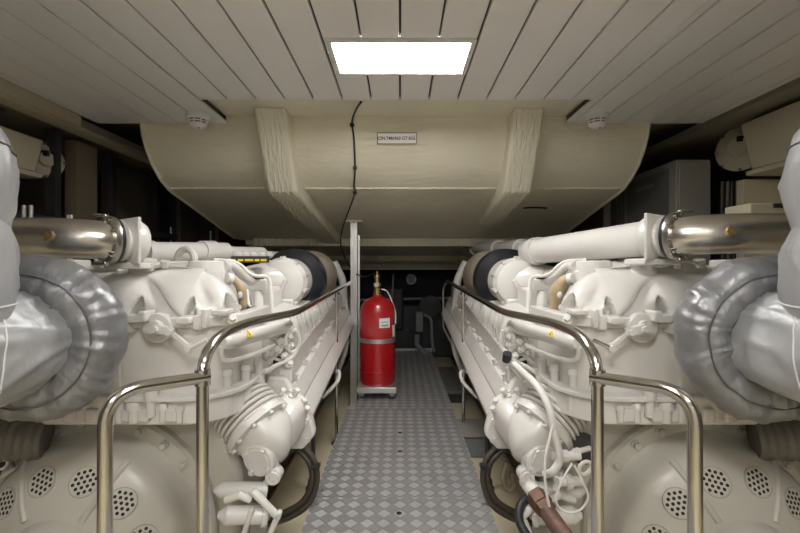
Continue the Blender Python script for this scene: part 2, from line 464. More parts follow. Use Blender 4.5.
def curved_label(a0, a1, zz0, zz1, m, name, rad=R*1.012, par=None):
    lb = MB(); n = 10; rg = []
    for i in range(n+1):
        a = math.radians(a0+(a1-a0)*i/n)
        rg.append([(FX+math.sin(a)*rr, FY-math.cos(a)*rr, zz) for rr, zz in ((rad, zz0), (rad, zz1), (rad-.004, zz1), (rad-.004, zz0))])
    return lb.rings(rg).build(name, m, par or t)
l1 = curved_label(8, 45, z0+.485, z0+.565, PAPER, 'label')
curved_label(14, 38, z0+.50, z0+.512, BLUEP, 'print_line', R*1.016, l1); curved_label(14, 38, z0+.53, z0+.536, BLUEP, 'print_line', R*1.016, l1)
curved_label(60, 84, z0+.40, z0+.50, PAPER, 'label')
MB().lathe((FX, FY, z0+.355), (0, 0, 1), [(0, R), (0, R*1.035), (.035, R*1.035), (.035, R)], 48).build('strap', ALU, t)
MB().tube(smooth_path([(FX+.03, FY, z0+.80), (FX+.08, FY+.02, z0+.78), (FX+.12, FY+.03, z0+.70), (FX+.152, FY+.02, z0+.60), (FX+.155, FY, z0+.5)]), .006, 8).build('pilot_hose', HOSEW, t)

t = thing('aluminium_post', 'slim aluminium profile post from bilge ledge up to the casing beside red cylinder', 'post', (-.41, 3.95, -.2))
pm = MB()
px0 = -.432
for (xa, xb, ya, yb) in ((px0-.03, px0-.012, 3.92, 3.96), (px0-.006, px0+.006, 3.925, 3.96), (px0+.012, px0+.03, 3.92, 3.96)):
    pm.box((xa, ya, -.2), (xb, yb, 1.52))
pm.box((px0-.028, 3.935, -.2), (px0+.028, 3.955, 1.52))
pm.build('profile', ALU, t)
MB().box((px0+.033, 3.98, -.2), (px0+.05, 4.0, 1.40)).build('side_strip', ALU, t)
MB().box((px0-.075, 3.90, 1.514), (px0+.085, 4.0, 1.53)).build('top_plate', GRPB, t)
MB().box((px0-.05, 3.90, -.2), (px0+.05, 4.0, -.19)).build('foot_plate', ALU, t)
MB().tube(smooth_path([P(357, 274, 3.90), P(365, 277, 3.75), (FX-.005, FY-.01, z0+.95)]), .006, 8).build('cable', BLACK, t)

# ------------------------------------------------------------------ handrails
def handrail(s, label, X_post=-.55, far_drop=True):
    mx = -s   # s=-1 left: mx=1 keeps the left coordinates
    t = thing('handrail', label, 'handrail', (X_post*mx, 1.17, 0))
    r = .0165
    Zr = .888
    def go(pts, rad, name, m=STEEL, seg=16):
        return MB(mx).tube(pts, rad, seg).build(name, m, t)
    top = round_path([(-.55, 1.17, -.19), (-.55, 1.17, .845), (-.55, 1.285, .893), (-.545, 1.50, .90), (-.475, 1.92, .890), (-.462, 4.10, .955)], .10, 8)
    go(top, r, 'top_rail')
    # front loop
    loop = round_path([(-.575, 1.165, .792), (-.69, 1.05, .800), (-.705, 1.005, .785), (-.705, 1.0, .70), (-.705, 1.0, -.45)], .075, 8)
    loop = round_path([(-.535, 1.175, .792), (-.705, 1.005, .80), (-.705, 1.0, -.45)], .085, 10)
    go(loop, r, 'side_loop')
    go([(-.55, 1.17, .770), (-.55, 1.17, .814)], r*1.28, 'clamp')
    p1 = (-.466, 3.08)
    go([(p1[0], p1[1], .92), (p1[0], p1[1], -.19)], .0125, 'post')
    MB(mx).lathe((p1[0], p1[1], -.2), (0, 0, 1), [(0, .04), (.01, .04), (.012, .02), (.012, 0)], 16).build('foot', FLST, t)
    end = round_path([(-.462, 4.06, .953), (-.462, 4.10, .955), (-.43, 4.18, .90), (-.43, 4.2, .50), (-.52, 4.2, .33), (-.60, 4.2, .10), (-.60, 4.2, -.19)], .06, 6)
    go(end, .0125, 'end_post')
    # lower curved brace that hugs the manifold
    brace = round_path([(-.455, 2.55, .905), (-.445, 2.55, .55), (-.43, 2.5, .30), (-.50, 2.35, .12)], .08, 6)
    return t
handrail(-1, 'polished tubular handrail between the walkway and the left engine')
handrail(1, 'polished tubular handrail between the walkway and the right engine')

# ------------------------------------------------------------------ engines
def pocket(x, v, xc, w, h):
    """1 inside an arch shaped recess standing on v = 0"""
    u = (x-xc)/w; lim = h*(1-u*u) if abs(u) < 1 else 0
    if lim <= 0: return 0
    d = (lim-v)/h
    k = max(0, min(1, d*3.2)) * max(0, min(1, (1-abs(u))*2.6))
    return k*k*(3-2*k)

def engine(s):
    mx = -s; L = s == -1
    side = 'left' if L else 'right'
    t = thing('diesel_engine', f'white marine diesel engine on the {side} of the checker plate walkway', 'engine', (-1.2*mx, 2.6, -.5), 'twin diesel engines')
    W = lambda: MB(mx)
    Q = lambda px, py, Y: P(px, py, Y)      # in left hand coordinates
    # ---- crankcase and bed
    m = W(); m.prism([(-1.72, 1.9, .0), (-.86, 1.9, .0), (-.80, 1.9, .3), (-.72, 1.9, .62), (-1.72, 1.9, .62)], (0, 2.35, .22))
    m.build('crankcase', WHITE, t, bevel=.02)
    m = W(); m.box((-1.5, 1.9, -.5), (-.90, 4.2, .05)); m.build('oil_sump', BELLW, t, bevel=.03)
    # ---- flywheel housing
    C = Vector((-1.185, 0, .063))
    pr = [(1.82, 0), (1.82, .455), (1.67, .455), (1.655, .445), (1.65, .395), (1.635, .385), (1.60, .378), (1.55, .372), (1.525, .36), (1.50, .325), (1.475, .28), (1.455, .24), (1.44, .20), (1.43, .172), (1.405, .165), (1.395, .155), (1.395, .135), (1.41, .12), (1.415, 0)]
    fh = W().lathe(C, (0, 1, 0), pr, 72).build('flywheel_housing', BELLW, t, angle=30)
    def cone_y(r):
        for (y0, r0), (y1, r1) in zip(pr[7:-1], pr[8:]):
            if r1 <= r <= r0: return y0+(y1-y0)*(r0-r)/(r0-r1)
        return 1.5
    for k in range(12):
        a = math.radians(15+30*k); r = .288
        if math.sin(a) < -.55: continue
        rad = Vector((math.cos(a), 0, math.sin(a)))
        dy = (cone_y(.318)-cone_y(.258))/.06
        tr = (rad+Vector((0, dy, 0))).normalized()
        tn = Vector((-math.sin(a), 0, math.cos(a)))
        n = tr.cross(tn); n = n if n.y < 0 else -n
        c = C+rad*r+Vector((0, cone_y(r), 0))
        v = W(); v.lathe(c-n*.004, n, [(0, .050), (.007, .050), (.0075, .046), (.0055, .0455), (.0055, 0)], 32)
        vo = v.build('vent_disc', BELLW, fh)
        W().torus(c+n*.0035, n, .0495, .0014, 32, 6).build('vent_groove', GROOVEL, vo)
        h = W()
        for i in range(-2, 3):
            for j in range(-2, 3):
                a_, b_ = (i+j*.5)*.0185, j*.016
                if a_*a_+b_*b_ < .0395**2:
                    h.lathe(c+tr*a_+tn*b_+n*.0012, n, [(0, .0058), (.0009, .0058), (.0009, 0)], 10)
        h.build('perforation', DKHOLE, vo)
    for k in range(6):    # radial ribs of the cover
        a = math.radians(0+60*k)
        if math.sin(a) < -.3: continue
        rad = Vector((math.cos(a), 0, math.sin(a)))
        pts = [C+rad*r+Vector((0, cone_y(r)-.001, 0)) for r in (.19, .24, .28, .32, .355, .371)]
        W().tube(pts, .012, 10).build('rib', BELLW, fh)
    for k in range(24):
        a = math.radians(7.5+15*k)
        if math.sin(a) < -.4: continue
        q = C+Vector((math.cos(a)*.422, 1.652, math.sin(a)*.422))
        W().lathe(q+Vector((0, .004, 0)), (0, -1, 0), [(0, .019), (.008, .019), (.009, .014), (.022, .013), (.025, .009), (.025, 0)], 14).build('bolt', BELLW, fh)
    # ---- gear case to the right of the bell
    m = W(); m.prism([(-.98, 1.70, -.3), (-.665, 1.70, -.3), (-.645, 1.70, .25), (-.72, 1.70, .50), (-.98, 1.70, .50)], (0, .3, 0))
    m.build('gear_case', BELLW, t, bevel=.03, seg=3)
    # ---- upper housing with rounded inner corner
    def plan(off=0, n=10, yb=3.4, rc=.15, x_in=-.645, yf=1.56):
        pts = [(-1.72, yf-off)]
        cx, cy = x_in-rc, yf+rc
        for i in range(n+1):
            a = -PI/2+PI/2*i/n
            pts.append((cx+math.cos(a)*(rc+off), cy+math.sin(a)*(rc+off)))
        pts += [(x_in+off, yb), (-1.72, yb)]
        return pts
    def slab(z0, z1, off, name, material=WHITE, bevel=.008, yb=3.4, tilt=.05):
        m = W(); pl = plan(off, yb=yb)
        m.rings([[(x, y, z0+tilt*(y-1.56)) for x, y in pl], [(x, y, z1+tilt*(y-1.56)) for x, y in pl]])
        return m.build(name, material, t, bevel=bevel)
    blk = slab(.52, .915, 0, 'engine_block', WHITE, .02, yb=1.98, tilt=0)
    m = W(); m.box((-1.72, 1.95, .5), (-.70, 4.2, .82)); m.build('cylinder_block', WHITE, t, bevel=.02)
    slab(.522, .612, .028, 'lower_flange', WHITE, .006)
    slab(.612, .632, .05, 'flange_lip', WHITE, .005)
    slab(.875, .915, .028, 'upper_flange', WHITE, .006, yb=1.99, tilt=0)
    m = W(); m.box((-1.74, 1.545, .63), (-1.03, 1.57, .88)); m.build('side_panel', WHITE, t, bevel=.006)
    # studs and pads on the lower flange
    for x, h, r in ((-1.02, .05, .017), (-.965, .045, .024), (-.905, .085, .020), (-.86, .04, .015), (-.80, .03, .014)):
        W().lathe((x, 1.525, .565 if h < .06 else .585), (0, 0, 1), [(-.03, 0), (-.03, r*.8), (h*.4, r*.8), (h*.4, r*1.15), (h*.8, r*1.1), (h, r*.7), (h, 0)], 14).build('stud', WHITE, t)
    for x in (-1.28, -1.2, -1.12, -.99, -.93, -.83):
        W().box((x-.022, 1.515, .535), (x+.022, 1.545, .585)).build('flange_pad', WHITE, t, bevel=.008)
    for i, (x, y) in enumerate(((-.665, 1.62), (-.625, 1.70), (-.608, 1.80), (-.605, 1.95), (-.605, 2.12))):
        W().lathe((x, y, .63), (0, 0, 1), [(-.09, 0), (-.09, .022), (-.03, .022), (-.03, .026), (.0, .026), (.0, .016), (.045, .016), (.055, .022), (.075, .018), (.082, 0)], 14).build('stud', WHITE, t)
    # ---- sculpted casting on top
    path = []   # plan path with outward normal and running length
    n1, n2, n3 = 200, 44, 2
    x_in, yf, rc = -.645, 1.56, .15
    for i in range(n1): path.append((Vector((-1.70+( -.795+1.70)*i/n1, yf)), Vector((0, -1))))
    for i in range(n2+1):
        a = -PI/2+PI/2*i/n2; path.append((Vector((x_in-rc+math.cos(a)*rc, yf+rc+math.sin(a)*rc)), Vector((math.cos(a), math.sin(a)))))
    for i in range(1, n3+1): path.append((Vector((x_in, yf+rc+.01*i/n3)), Vector((1, 0))))
    ln = [0.]
    for i in range(1, len(path)): ln.append(ln[-1]+(path[i][0]-path[i-1][0]).length)
    NV = 72; zb = .905
    pockets = [(.50, .04, .10), (.72, .030, .088), (.918, .026, .085), (1.075, .05, .095), (.30, .035, .09)]
    rings = []
    for i, (p, nrm_) in enumerate(path):
        x = ln[i]; ring = []
        ring.append((p.x-nrm_.x*.25, p.y-nrm_.y*.25, zb))
        for j in range(NV+1):
            v = j/NV
            hgt = .205
            if v < .62:   # rising wall
                z = hgt*.78*(v/.62); inset = .012+.10*(v/.62)**2.2
            else:
                w = (v-.62)/.38
                z = hgt*(.78+.22*math.sin(w*PI/2)); inset = .112+.20*w**1.15
            # swelling runners
            swell = .030*math.sin((x-.12)/.21*2*PI*.5)**2*max(0, 1-v*1.2)
            dv = 0
            for xc, pw, ph in pockets:
                dv = max(dv, pocket(x, z, xc, pw, ph))
            # diagonal valley between the runners
            dl = (x-.734)-(.119-z)*1.144
            val = .036*math.exp(-(dl/.026)**2)*max(0, min(1, (.165-z)/.05))
            dl2 = (x-.96)-(.10-z)*.7
            val += .009*math.exp(-(dl2/.03)**2)*max(0, min(1, (.15-z)/.06))
            hump = .022*math.exp(-((x-.66)/.09)**2)*max(0, 1-abs(v-.55)/.4)
            ins = inset-swell-hump+val+.055*dv
            zz = z+.012*math.sin(x*9+.6)*max(0, (v-.5)*2)
            ring.append((p.x-nrm_.x*ins, p.y-nrm_.y*ins, zb+zz))
        ring.append((p.x-nrm_.x*.36, p.y-nrm_.y*.36, zb+.20))
        ring.append((p.x-nrm_.x*.36, p.y-nrm_.y*.36, zb))
        rings.append(ring)
    W().rings(rings).build('intake_casting', WHITE, t, angle=50)
    for x0 in (.50, .72, .918, .30):     # bolts in the pockets
        k = min(range(len(ln)), key=lambda i: abs(ln[i]-x0)); p, nn = path[k]
        q = Vector((p.x-nn.x*.03, p.y-nn.y*.03, zb+.012))
        W().box((q.x-.016, q.y-.016, zb-.004), (q.x+.016, q.y+.016, zb+.012)).build('pocket_pad', WHITE, t, bevel=.004)
        W().bolt(q, (0, 0, 1), .008, .012).build('bolt', WHITE, t)
    # small blocks along the upper flange
    for (px, py, w, h) in ((127, 327, .038, .045), (138, 318, .05, .03), (146, 316, .03, .04), (186, 320, .05, .026), (200, 322, .03, .055), (207, 318, .02, .07), (222, 312, .05, .02)):
        q = Q(px, py, 1.53 if px < 190 else 1.56)
        W().box((q.x-w/2, q.y-.03, q.z-h/2), (q.x+w/2, q.y+.06, q.z+h/2)).build('flange_block', WHITE, t, bevel=.006)
    # round port collar
    q = Q(207, 272, 1.80)
    W().lathe((q.x, q.y, 1.0), (0, 0, 1), [(0, .085), (.10, .075), (.12, .072), (.125, .066), (.125, .05), (.10, .045), (.10, 0)], 32).build('port_collar', WHITE, t)
    W().box((-.80, 1.77, .96), (-.745, 1.90, 1.085)).build('port_block', WHITE, t, bevel=.01)
    # top deck, ridge plates
    m = W(); m.box((-1.72, 1.9, .80), (-.86, 3.3, 1.085)); m.build('top_cover', WHITE, t, bevel=.03)
    for (px, py, Y, w, d, h) in ((112, 262, 1.75, .10, .08, .03), (135, 260, 1.8, .14, .10, .02), (160, 264, 1.85, .12, .1, .02), (60, 262, 1.8, .2, .1, .02), (182, 263, 2.0, .07, .1, .02)):
        q = Q(px, py, Y); W().box((q.x-w/2, q.y-d/2, q.z-h-.03), (q.x+w/2, q.y+d/2, q.z+h/2)).build('top_pad', WHITE, t, bevel=.008)
    # lifting eye seen behind the ridge
    q = Q(186, 257, 2.15)
    W().torus(q-Vector((0, 0, .01)), (.25, 1, 0), .05, .018, 28, 10).build('lifting_eye', WHITE, t)
    # ---- bracket and lever on the front plate
    q = Q(163, 327, 1.55)
    lv = W(); lv.lathe(q+Vector((-.01, 0, 0)), (0, -1, 0), [(-.01, .055), (.02, .055), (.024, .05), (.024, .03), (.045, .028), (.045, 0)], 28); lv.build('lever_boss', WHITE, t)
    a1, a2, a3 = q+Vector((.005, -.05, .0)), q+Vector((.055, -.05, -.01)), Q(190, 348, 1.49)
    m = W()
    for (u, v_, w) in ((a1, a2, .035), (a2, a3, .02)):
        d = (v_-u).normalized(); m.obox((u+v_)/2, d, (0, 1, 0), d.cross(Vector((0, 1, 0))), (v_-u).length+.03, .012, w)
    m.build('lever', WHITE, t, bevel=.005)
    for u in (a1, a2, a3):
        W().bolt(u+Vector((0, -.005, 0)), (0, -1, 0), .013, .014).build('lever_bolt', WHITE, t)
    a4 = Q(207, 340, 1.49)
    W().tube([a3+Vector((0, -.012, 0)), a4], .008, 10).build('control_rod', STEEL if not L else WHITE, t)
    # ---- horizontal tube with warning triangle
    u, v_ = Q(222, 343, 1.53), Q(288, 326, 1.95)
    tb = W().tube([u, u+(v_-u)*.04, u+(v_-u)*.06, v_], [.022, .030, .030, .030], 20).build('fuel_rail_tube', WHITE, t)
    d = (v_-u).normalized(); nn = (Vector((.35, -1, .35)) - d*Vector((.35, -1, .35)).dot(d)).normalized(); up = d.cross(nn); up = up if up.z > 0 else -up
    cc = u+(v_-u)*.27+nn*.0315
    tr = W(); tr.prism([cc-d*.017-up*.012, cc+d*.017-up*.012, cc+up*.019], nn*.0015); st = tr.build('warning_sticker', YELL, tb)
    tr = W(); tr.prism([cc-d*.0035-up*.007+nn*.0016, cc+d*.0035-up*.007+nn*.0016, cc+up*.009+nn*.0016], nn*.0006); tr.build('warning_mark', INK, st)
    W().tube(round_path([Q(221, 346, 1.53), Q(222, 360, 1.55), Q(232, 361, 1.58), Q(255, 354, 1.68), Q(274, 345, 1.82)], .03), .0085, 10).build('fuel_pipe', HOSEW, t)
    W().box(tuple(Q(219, 356, 1.57)), tuple(Q(226, 346, 1.61))).build('pipe_clamp', WHITE, t, bevel=.003)
    # plumbing cluster
    random.seed(11)
    runs = [[(297, 330), (299, 344), (291, 358), (275, 366), (258, 376), (250, 375)],
            [(283, 333), (281, 345), (275, 356), (262, 368), (252, 378)],
            [(271, 332), (277, 342), (288, 350), (293, 338)],
            [(290, 326), (286, 340), (291, 352), (300, 346)],
            [(268, 345), (273, 357), (284, 362), (292, 370)],
            [(281, 328), (279, 338), (285, 350), (281, 364)]]
    for i, rr in enumerate(runs):
        Y0 = 1.82+.04*(i % 3)
        W().tube(smooth_path([Q(x, y, Y0+.0025*(x-250)) for x, y in rr], 6), .0095 if i < 2 else .0075, 10).build('fuel_hose', HOSEW, t)
    for (px, py, r) in ((283, 342, .018), (288, 336, .015), (279, 350, .016), (291, 346, .017), (285, 357, .015), (276, 337, .014), (294, 331, .016), (272, 349, .014), (288, 365, .016), (281, 331, .015)):
        q = Q(px, py, 1.86+.0018*(px-250)); d = Vector((random.uniform(-1, 1), -1, random.uniform(-.6, 1)))
        m = W(); m.lathe(q, d, [(-.02, 0), (-.02, r*.7), (0, r*.7), (0, r*1.2), (.014, r*1.2), (.014, r*.8), (.03, r*.8), (.03, 0)], 8); m.build('fitting', WHITE, t)
    m = W(); q = Q(287, 376, 1.95); m.box((q.x-.03, q.y-.03, q.z-.035), (q.x+.03, q.y+.03, q.z+.035)); m.build('sensor_box', WHITE, t, bevel=.006)
    # ---- cylinder heads along the walkway side
    for k in range(7):
        y0 = 1.98+.31*k; z = .63+.035*(y0-1.9)
        m = W(); m.rings([[(-.72, y0, z), (-.56, y0, z), (-.545, y0, z+.08), (-.58, y0, z+.19), (-.72, y0, z+.22)], [(-.72, y0+.27, z+.024), (-.56, y0+.27, z+.024), (-.545, y0+.27, z+.104), (-.58, y0+.27, z+.214), (-.72, y0+.27, z+.244)]])
        hd = m.build('cylinder_head', WHITE, t, bevel=.014, seg=3)
        for j in range(3):
            yy = y0+.05+.085*j
            W().tube([(-.552, yy, z+.04), (-.548, yy, z+.12), (-.575, yy, z+.2)], .013, 8).build('cooling_rib', WHITE, hd)
    W().tube([(-.575, 1.95, .655), (-.575, 4.25, .885)], .020, 10).build('gap_shade_tube', BLACK, t)  # black tube standing for the shade in the gap above the manifold
    # ---- long manifold
    y0, y1 = 1.93, 4.35; tl = .105
    sec = [(-.565, .640), (-.535, .640), (-.53, .60), (-.525, .535), (-.505, .53), (-.468, .452), (-.474, .445), (-.470, .437), (-.455, .425), (-.425, .365), (-.43, .335), (-.47, .31), (-.56, .31), (-.64, .40), (-.64, .58)]
    m = W(); m.rings([[(x, y0, z) for x, z in sec], [(x, y1, z+tl*(y1-y0)) for x, z in sec]])
    mf = m.build('exhaust_manifold', WHITE, t, bevel=.006)
    for k in range(10):
        y = y0+.12+.22*k; q = Vector((-.515, y, .545+tl*(y-y0)))
        W().bolt(q, (.5, 0, .86), .012, .02).build('manifold_bolt', WHITE, mf)
    # near end flange of the manifold
    m = W(); sec2 = [(-.60, .60), (-.52, .60), (-.40, .40), (-.385, .335), (-.44, .27), (-.60, .27), (-.66, .36)]
    m.rings([[(x, 1.90, z) for x, z in sec2], [(x, 1.955, z+.005) for x, z in sec2]]); m.build('manifold_flange', WHITE, t, bevel=.012, seg=3)
    for x, z in ((-.425, .40), (-.50, .53), (-.43, .315), (-.57, .57)):
        W().bolt((x, 1.905, z), (0, -1, 0), .015, .014).build('flange_bolt', WHITE, t)
    # connection body from the bellows to the manifold
    A = Q(231, 393, 1.80); Bp = Q(264, 432, 1.74)
    ax = (Bp-A).normalized(); ln_ = (Bp-A).length
    bl = W(); rr = []; n = 8
    prf = [(-.05, .0), (-.05, .115), (0, .115)]
    for k in range(n):
        a0 = .004+(ln_*.80)*k/n; st_ = ln_*.80/n
        prf += [(a0, .118), (a0+st_*.12, .129), (a0+st_*.4, .133), (a0+st_*.68, .129), (a0+st_*.76, .114), (a0+st_*.98, .114)]
    prf += [(ln_*.80, .115), (ln_*.80, 0)]
    bl.lathe(A, ax, prf, 56); bl.build('bellows', WHITE, t, angle=25)
    for f in (.235, .36, .61, .735):
        W().torus(A+ax*(.004+ln_*.80*(f-.012)), ax, .116, .0024, 48, 6).build('bellows_groove', FLST, t)
    m = W(); m.lathe(A, ax, [(-.075, 0), (-.075, .125), (-.045, .14), (-.02, .14), (-.015, .12), (0, .11), (0, 0)], 48); m.build('bellows_collar', WHITE, t)
    # elbow casting
    cap = Q(258, 461, 1.64)
    m = W()
    E0 = A+ax*ln_*.80
    pth = smooth_path([E0, Bp+ax*.02, Vector((-.555, 1.78, .375)), Vector((-.52, 1.86, .42)), Vector((-.51, 1.93, .44))], 6)
    nP = len(pth)
    m.tube(pth, [.108-.016*min(1, i/(nP*.5)) for i in range(nP)], 40, True, lambda t_, a: .8*(1/(abs(math.cos(a))**4+abs(math.sin(a))**4)**.25-1)); m.build('manifold_elbow', WHITE, t)
    m = W(); m.lathe(E0, ax, [(-.004, .10), (-.004, .140), (.022, .140), (.028, .12), (.028, 0)], 40); m.build('elbow_flange', WHITE, t)
    for k in range(10):
        a = 2*PI*k/10; u = Vector((0, 0, 1)).cross(ax).normalized(); w = ax.cross(u)
        W().bolt(E0+(u*math.cos(a)+w*math.sin(a))*.128+ax*.02, ax, .010, .014).build('flange_bolt', WHITE, t)
    cd = Vector((-.25, -1, -.15)).normalized()
    m = W(); m.lathe(cap-cd*.10, cd, [(0, .075), (.07, .058), (.072, .066), (.10, .066), (.105, .06), (.105, .05), (.109, .047), (.109, 0)], 36); m.build('end_cap', WHITE, t)
    u = Vector((0, 0, 1)).cross(cd).normalized(); w = cd.cross(u)
    for k in range(4):
        a = PI/4+k*PI/2+.25
        W().bolt(cap+(u*math.cos(a)+w*math.sin(a))*.052+cd*.004, cd, .012, .012).build('cap_bolt', WHITE, t)
    # small drain plug boss below the cap
    q = Q(272, 479, 1.62)
    W().lathe(q+Vector((0, .06, 0)), (0, -1, 0), [(0, .03), (.05, .03), (.05, .024), (.062, .024), (.062, .012), (.055, .010), (.055, 0)], 20).build('drain_boss', WHITE, t)
    W().tube([q+Vector((-.01, .05, .0)), q+Vector((-.03, .06, .08))], .03, 14).build('drain_neck', WHITE, t)
    # studs / lugs on the manifold near end
    for (px, py) in ((296, 392), (303, 402), (290, 398), (282, 392), (306, 410)):
        q = Q(px, py, 1.88); W().lathe(q, (.5, -.4, .8), [(-.05, 0), (-.05, .012), (.008, .012), (.008, .014), (.018, .012), (.018, 0)], 8).build('lug', WHITE, t)
    # ---- mounting foot: stub shafts, bracket
    for (p0, p1, r) in ((Q(222, 490, 1.62), Q(262, 490, 1.66), .030), (Q(226, 515, 1.58), Q(262, 515, 1.62), .034)):
        d = (p1-p0).normalized()
        W().lathe(p0, d, [(-.03, 0), (-.03, r*.3), (0, r), ((p1-p0).length, r), ((p1-p0).length, r*1.25), ((p1-p0).length+.02, r*1.25), ((p1-p0).length+.02, 0)], 20).build('stub_shaft', WHITE, t)
    m = W()
    for p0, p1, wd in ((Q(254, 492, 1.58), Q(278, 517, 1.58), .045), (Q(279, 513, 1.58), Q(264, 548, 1.58), .045), (Q(252, 510, 1.58), Q(240, 545, 1.58), .04)):
        d = (p1-p0).normalized(); m.obox((p0+p1)/2, d, (0, 1, 0), d.cross(Vector((0, 1, 0))), (p1-p0).length+.02, .03, wd*.5)
    m.obox(Q(252, 548, 1.58), (1, 0, 0), (0, 1, 0), (0, 0, 1), .14, .09, .03)
    m.build('mount_bracket', WHITE, t, bevel=.008, seg=2)
    W().box(tuple(Q(250, 535, 1.66)), tuple(Q(268, 500, 1.68))).build('mount_web', BELLW, t)
    q = Q(266, 517, 1.60)
    W().bolt(q+Vector((0, .03, 0)), (.1, -1, .1), .015, .03).build('mount_bolt', FLST, t)
    W().tube([Q(250, 500, 1.585), Q(240, 495, 1.57), Q(226, 500, 1.58)], .014, 10).build('mount_strut', WHITE, t)
    m = W(); q = Q(262, 555, 1.62); m.lathe((q.x, q.y, -.45), (0, 0, 1), [(0, .08), (.12, .08), (.14, .05), (.25, .04), (.25, 0)], 20); m.build('mount_foot', DKMACH, t)
    # ---- dark hoses in the bilge
    for i, rr in enumerate(([(296, 448), (309, 462), (312, 480), (304, 500), (286, 512), (270, 517)], [(299, 444), (313, 458), (317, 480), (309, 503), (290, 517), (268, 524)], [(288, 452), (300, 446), (299, 444)])):
        W().tube(smooth_path([Q(x, y, 1.98-.0008*(y-440)) for x, y in rr], 7), .014, 10).build('bilge_hose', DKTUBE, t)
    for (px, py) in ((316, 466), (288, 514)):
        q = Q(px, py, 1.94); W().box((q.x-.018, q.y-.018, q.z-.008), (q.x+.018, q.y+.018, q.z+.008)).build('hose_clip', BLACK, t)
    # ---- rod with dark foot below the manifold
    q = Vector((-.50, 2.42, -.2))
    W().lathe(q, (0, 0, 1), [(0, .042), (.03, .042), (.035, .034), (.075, .030), (.085, .012), (.46, .012), (.46, 0)], 18).build('support_leg', DKMACH, t)
    # ---- air intake: cover, black ring, tan filter
    ca = Vector((-.735, 2.60, 1.0)); fa = Vector((.03, 1, .03)).normalized()
    flt = W(); flt.lathe(ca, fa, [(.36, 0), (.36, .195), (.37, .204), (.80, .204), (.81, .197), (.81, 0)], 56); flt = flt.build('air_filter', TAN, t)
    W().lathe(ca, fa, [(.20, 0), (.20, .165), (.235, .20), (.25, .213), (.36, .213), (.37, .206), (.37, 0)], 56).build('rubber_ring', FILTB, flt)
    W().lathe(ca, fa, [(.195, .12), (.195, .150), (.21, .158), (.21, .12)], 48).build('rubber_lip', BLACK, flt)
    cv = W(); cv.lathe(ca, fa, [(-.02, 0), (-.02, .125), (-.01, .14), (.02, .147), (.03, .155), (.05, .155), (.055, .147), (.20, .147), (.20, 0)], 44)
    cv = cv.build('intake_cover', WHITE, t)
    for k in range(10):
        a = 2*PI*k/10+.3
        W().lathe(ca+Vector((math.cos(a)*.153, 0, math.sin(a)*.153)), fa, [(-.006, 0), (-.006, .011), (.06, .013), (.06, 0)], 10).build('cover_lug', WHITE, cv)
    W().obox(ca+Vector((.015, -.02, -.03)), fa, (1, 0, -.45), (.45, 0, 1), .06, .022, .11).build('cover_web', WHITE, cv, bevel=.006)
    W().box((ca.x-.07, ca.y-.03, ca.z-.21), (ca.x+.08, ca.y+.16, ca.z-.10)).build('cover_foot', WHITE, cv, bevel=.012)
    # transition duct leading left from the cover
    m = W(); m.tube(smooth_path([ca+Vector((-.02, .09, .0)), ca+Vector((-.12, .03, .01)), ca+Vector((-.24, -.03, -.01))], 6), [.13-.035*i/12 for i in range(13)], 24); m.build('intake_duct', WHITE, t)
    m = W(); q = Q(258, 300, 2.25); m.box((q.x-.04, q.y+.1, q.z-.16), (q.x+.05, q.y+.3, q.z+.06)); m.build('intercooler_block', WHITE, t, bevel=.02)
    q = Q(258, 308, 2.2); W().lathe((q.x, q.y, q.z-.06), (0, 0, 1), [(0, .03), (.13, .03), (.15, .02), (.15, 0)], 16).build('solenoid', WHITE, t)
    q = Q(258, 285, 2.2); W().box((q.x-.05, q.y-.02, q.z-.03), (q.x+.05, q.y+.05, q.z+.03)).build('black_connector_block', WHITE, t, bevel=.006)
    W().box((q.x-.045, q.y-.025, q.z+.03), (q.x+.02, q.y+.03, q.z+.04)).build('connector_lid', BLACK, t)
    # arm with eye and thin pipes
    m = W(); u, v_ = Q(222, 267, 1.84), Q(252, 282, 2.05)
    m.tube(smooth_path([u, Q(232, 266, 1.88), Q(243, 276, 1.96), v_], 5), .020, 12); m.build('lifting_arm', WHITE, t)
    W().lathe(Q(222, 267, 1.81), (0, -1, 0), [(-.03, .032), (.01, .032), (.01, .014), (.004, .012), (.004, 0)], 20).build('arm_eye', WHITE, t)
    W().tube(round_path([Q(214, 260, 1.9), Q(238, 261, 1.95), Q(252, 277, 2.0), Q(270, 275, 2.1), Q(272, 313, 2.05)], .06), .008, 8).build('breather_pipe', HOSEW, t)
    W().tube(smooth_path([Q(247, 290, 1.98), Q(249, 305, 1.94), Q(258, 313, 1.92), Q(266, 315, 1.95)], 5), .007, 8).build('breather_pipe', HOSEW, t)
    # gold wrapped duct
    m = W(); gp = [Q(229, 279, 1.80), Q(235, 281, 1.81), Q(241, 290, 1.82), Q(243, 303, 1.83), Q(241, 319, 1.84)]
    gw = [.010, .014, .019, .019, .014] if L else [.02, .028, .034, .034, .030]
    gs = smooth_path(gp, 6); m.tube(gs, [gw[min(4, int(i/(len(gs)-1)*4))]*(1-(i/(len(gs)-1)*4 % 1))+gw[min(4, int(i/(len(gs)-1)*4)+1)]*(i/(len(gs)-1)*4 % 1) for i in range(len(gs))], 14)
    gd = m.build('gold_wrapped_duct', GOLD, t)
    W().lathe(Q(229, 279, 1.79), (-.6, -.8, .2), [(-.01, .024), (.012, .024), (.012, 0)], 16).build('duct_clamp', HOSEW, gd)
    for (px, py) in ((240, 295), (239, 308), (236, 316)):
        q = Q(px, py, 1.79); W().ball(q, .012, (1, 1, 1.3), 10).build('duct_clasp', WHITE, gd)
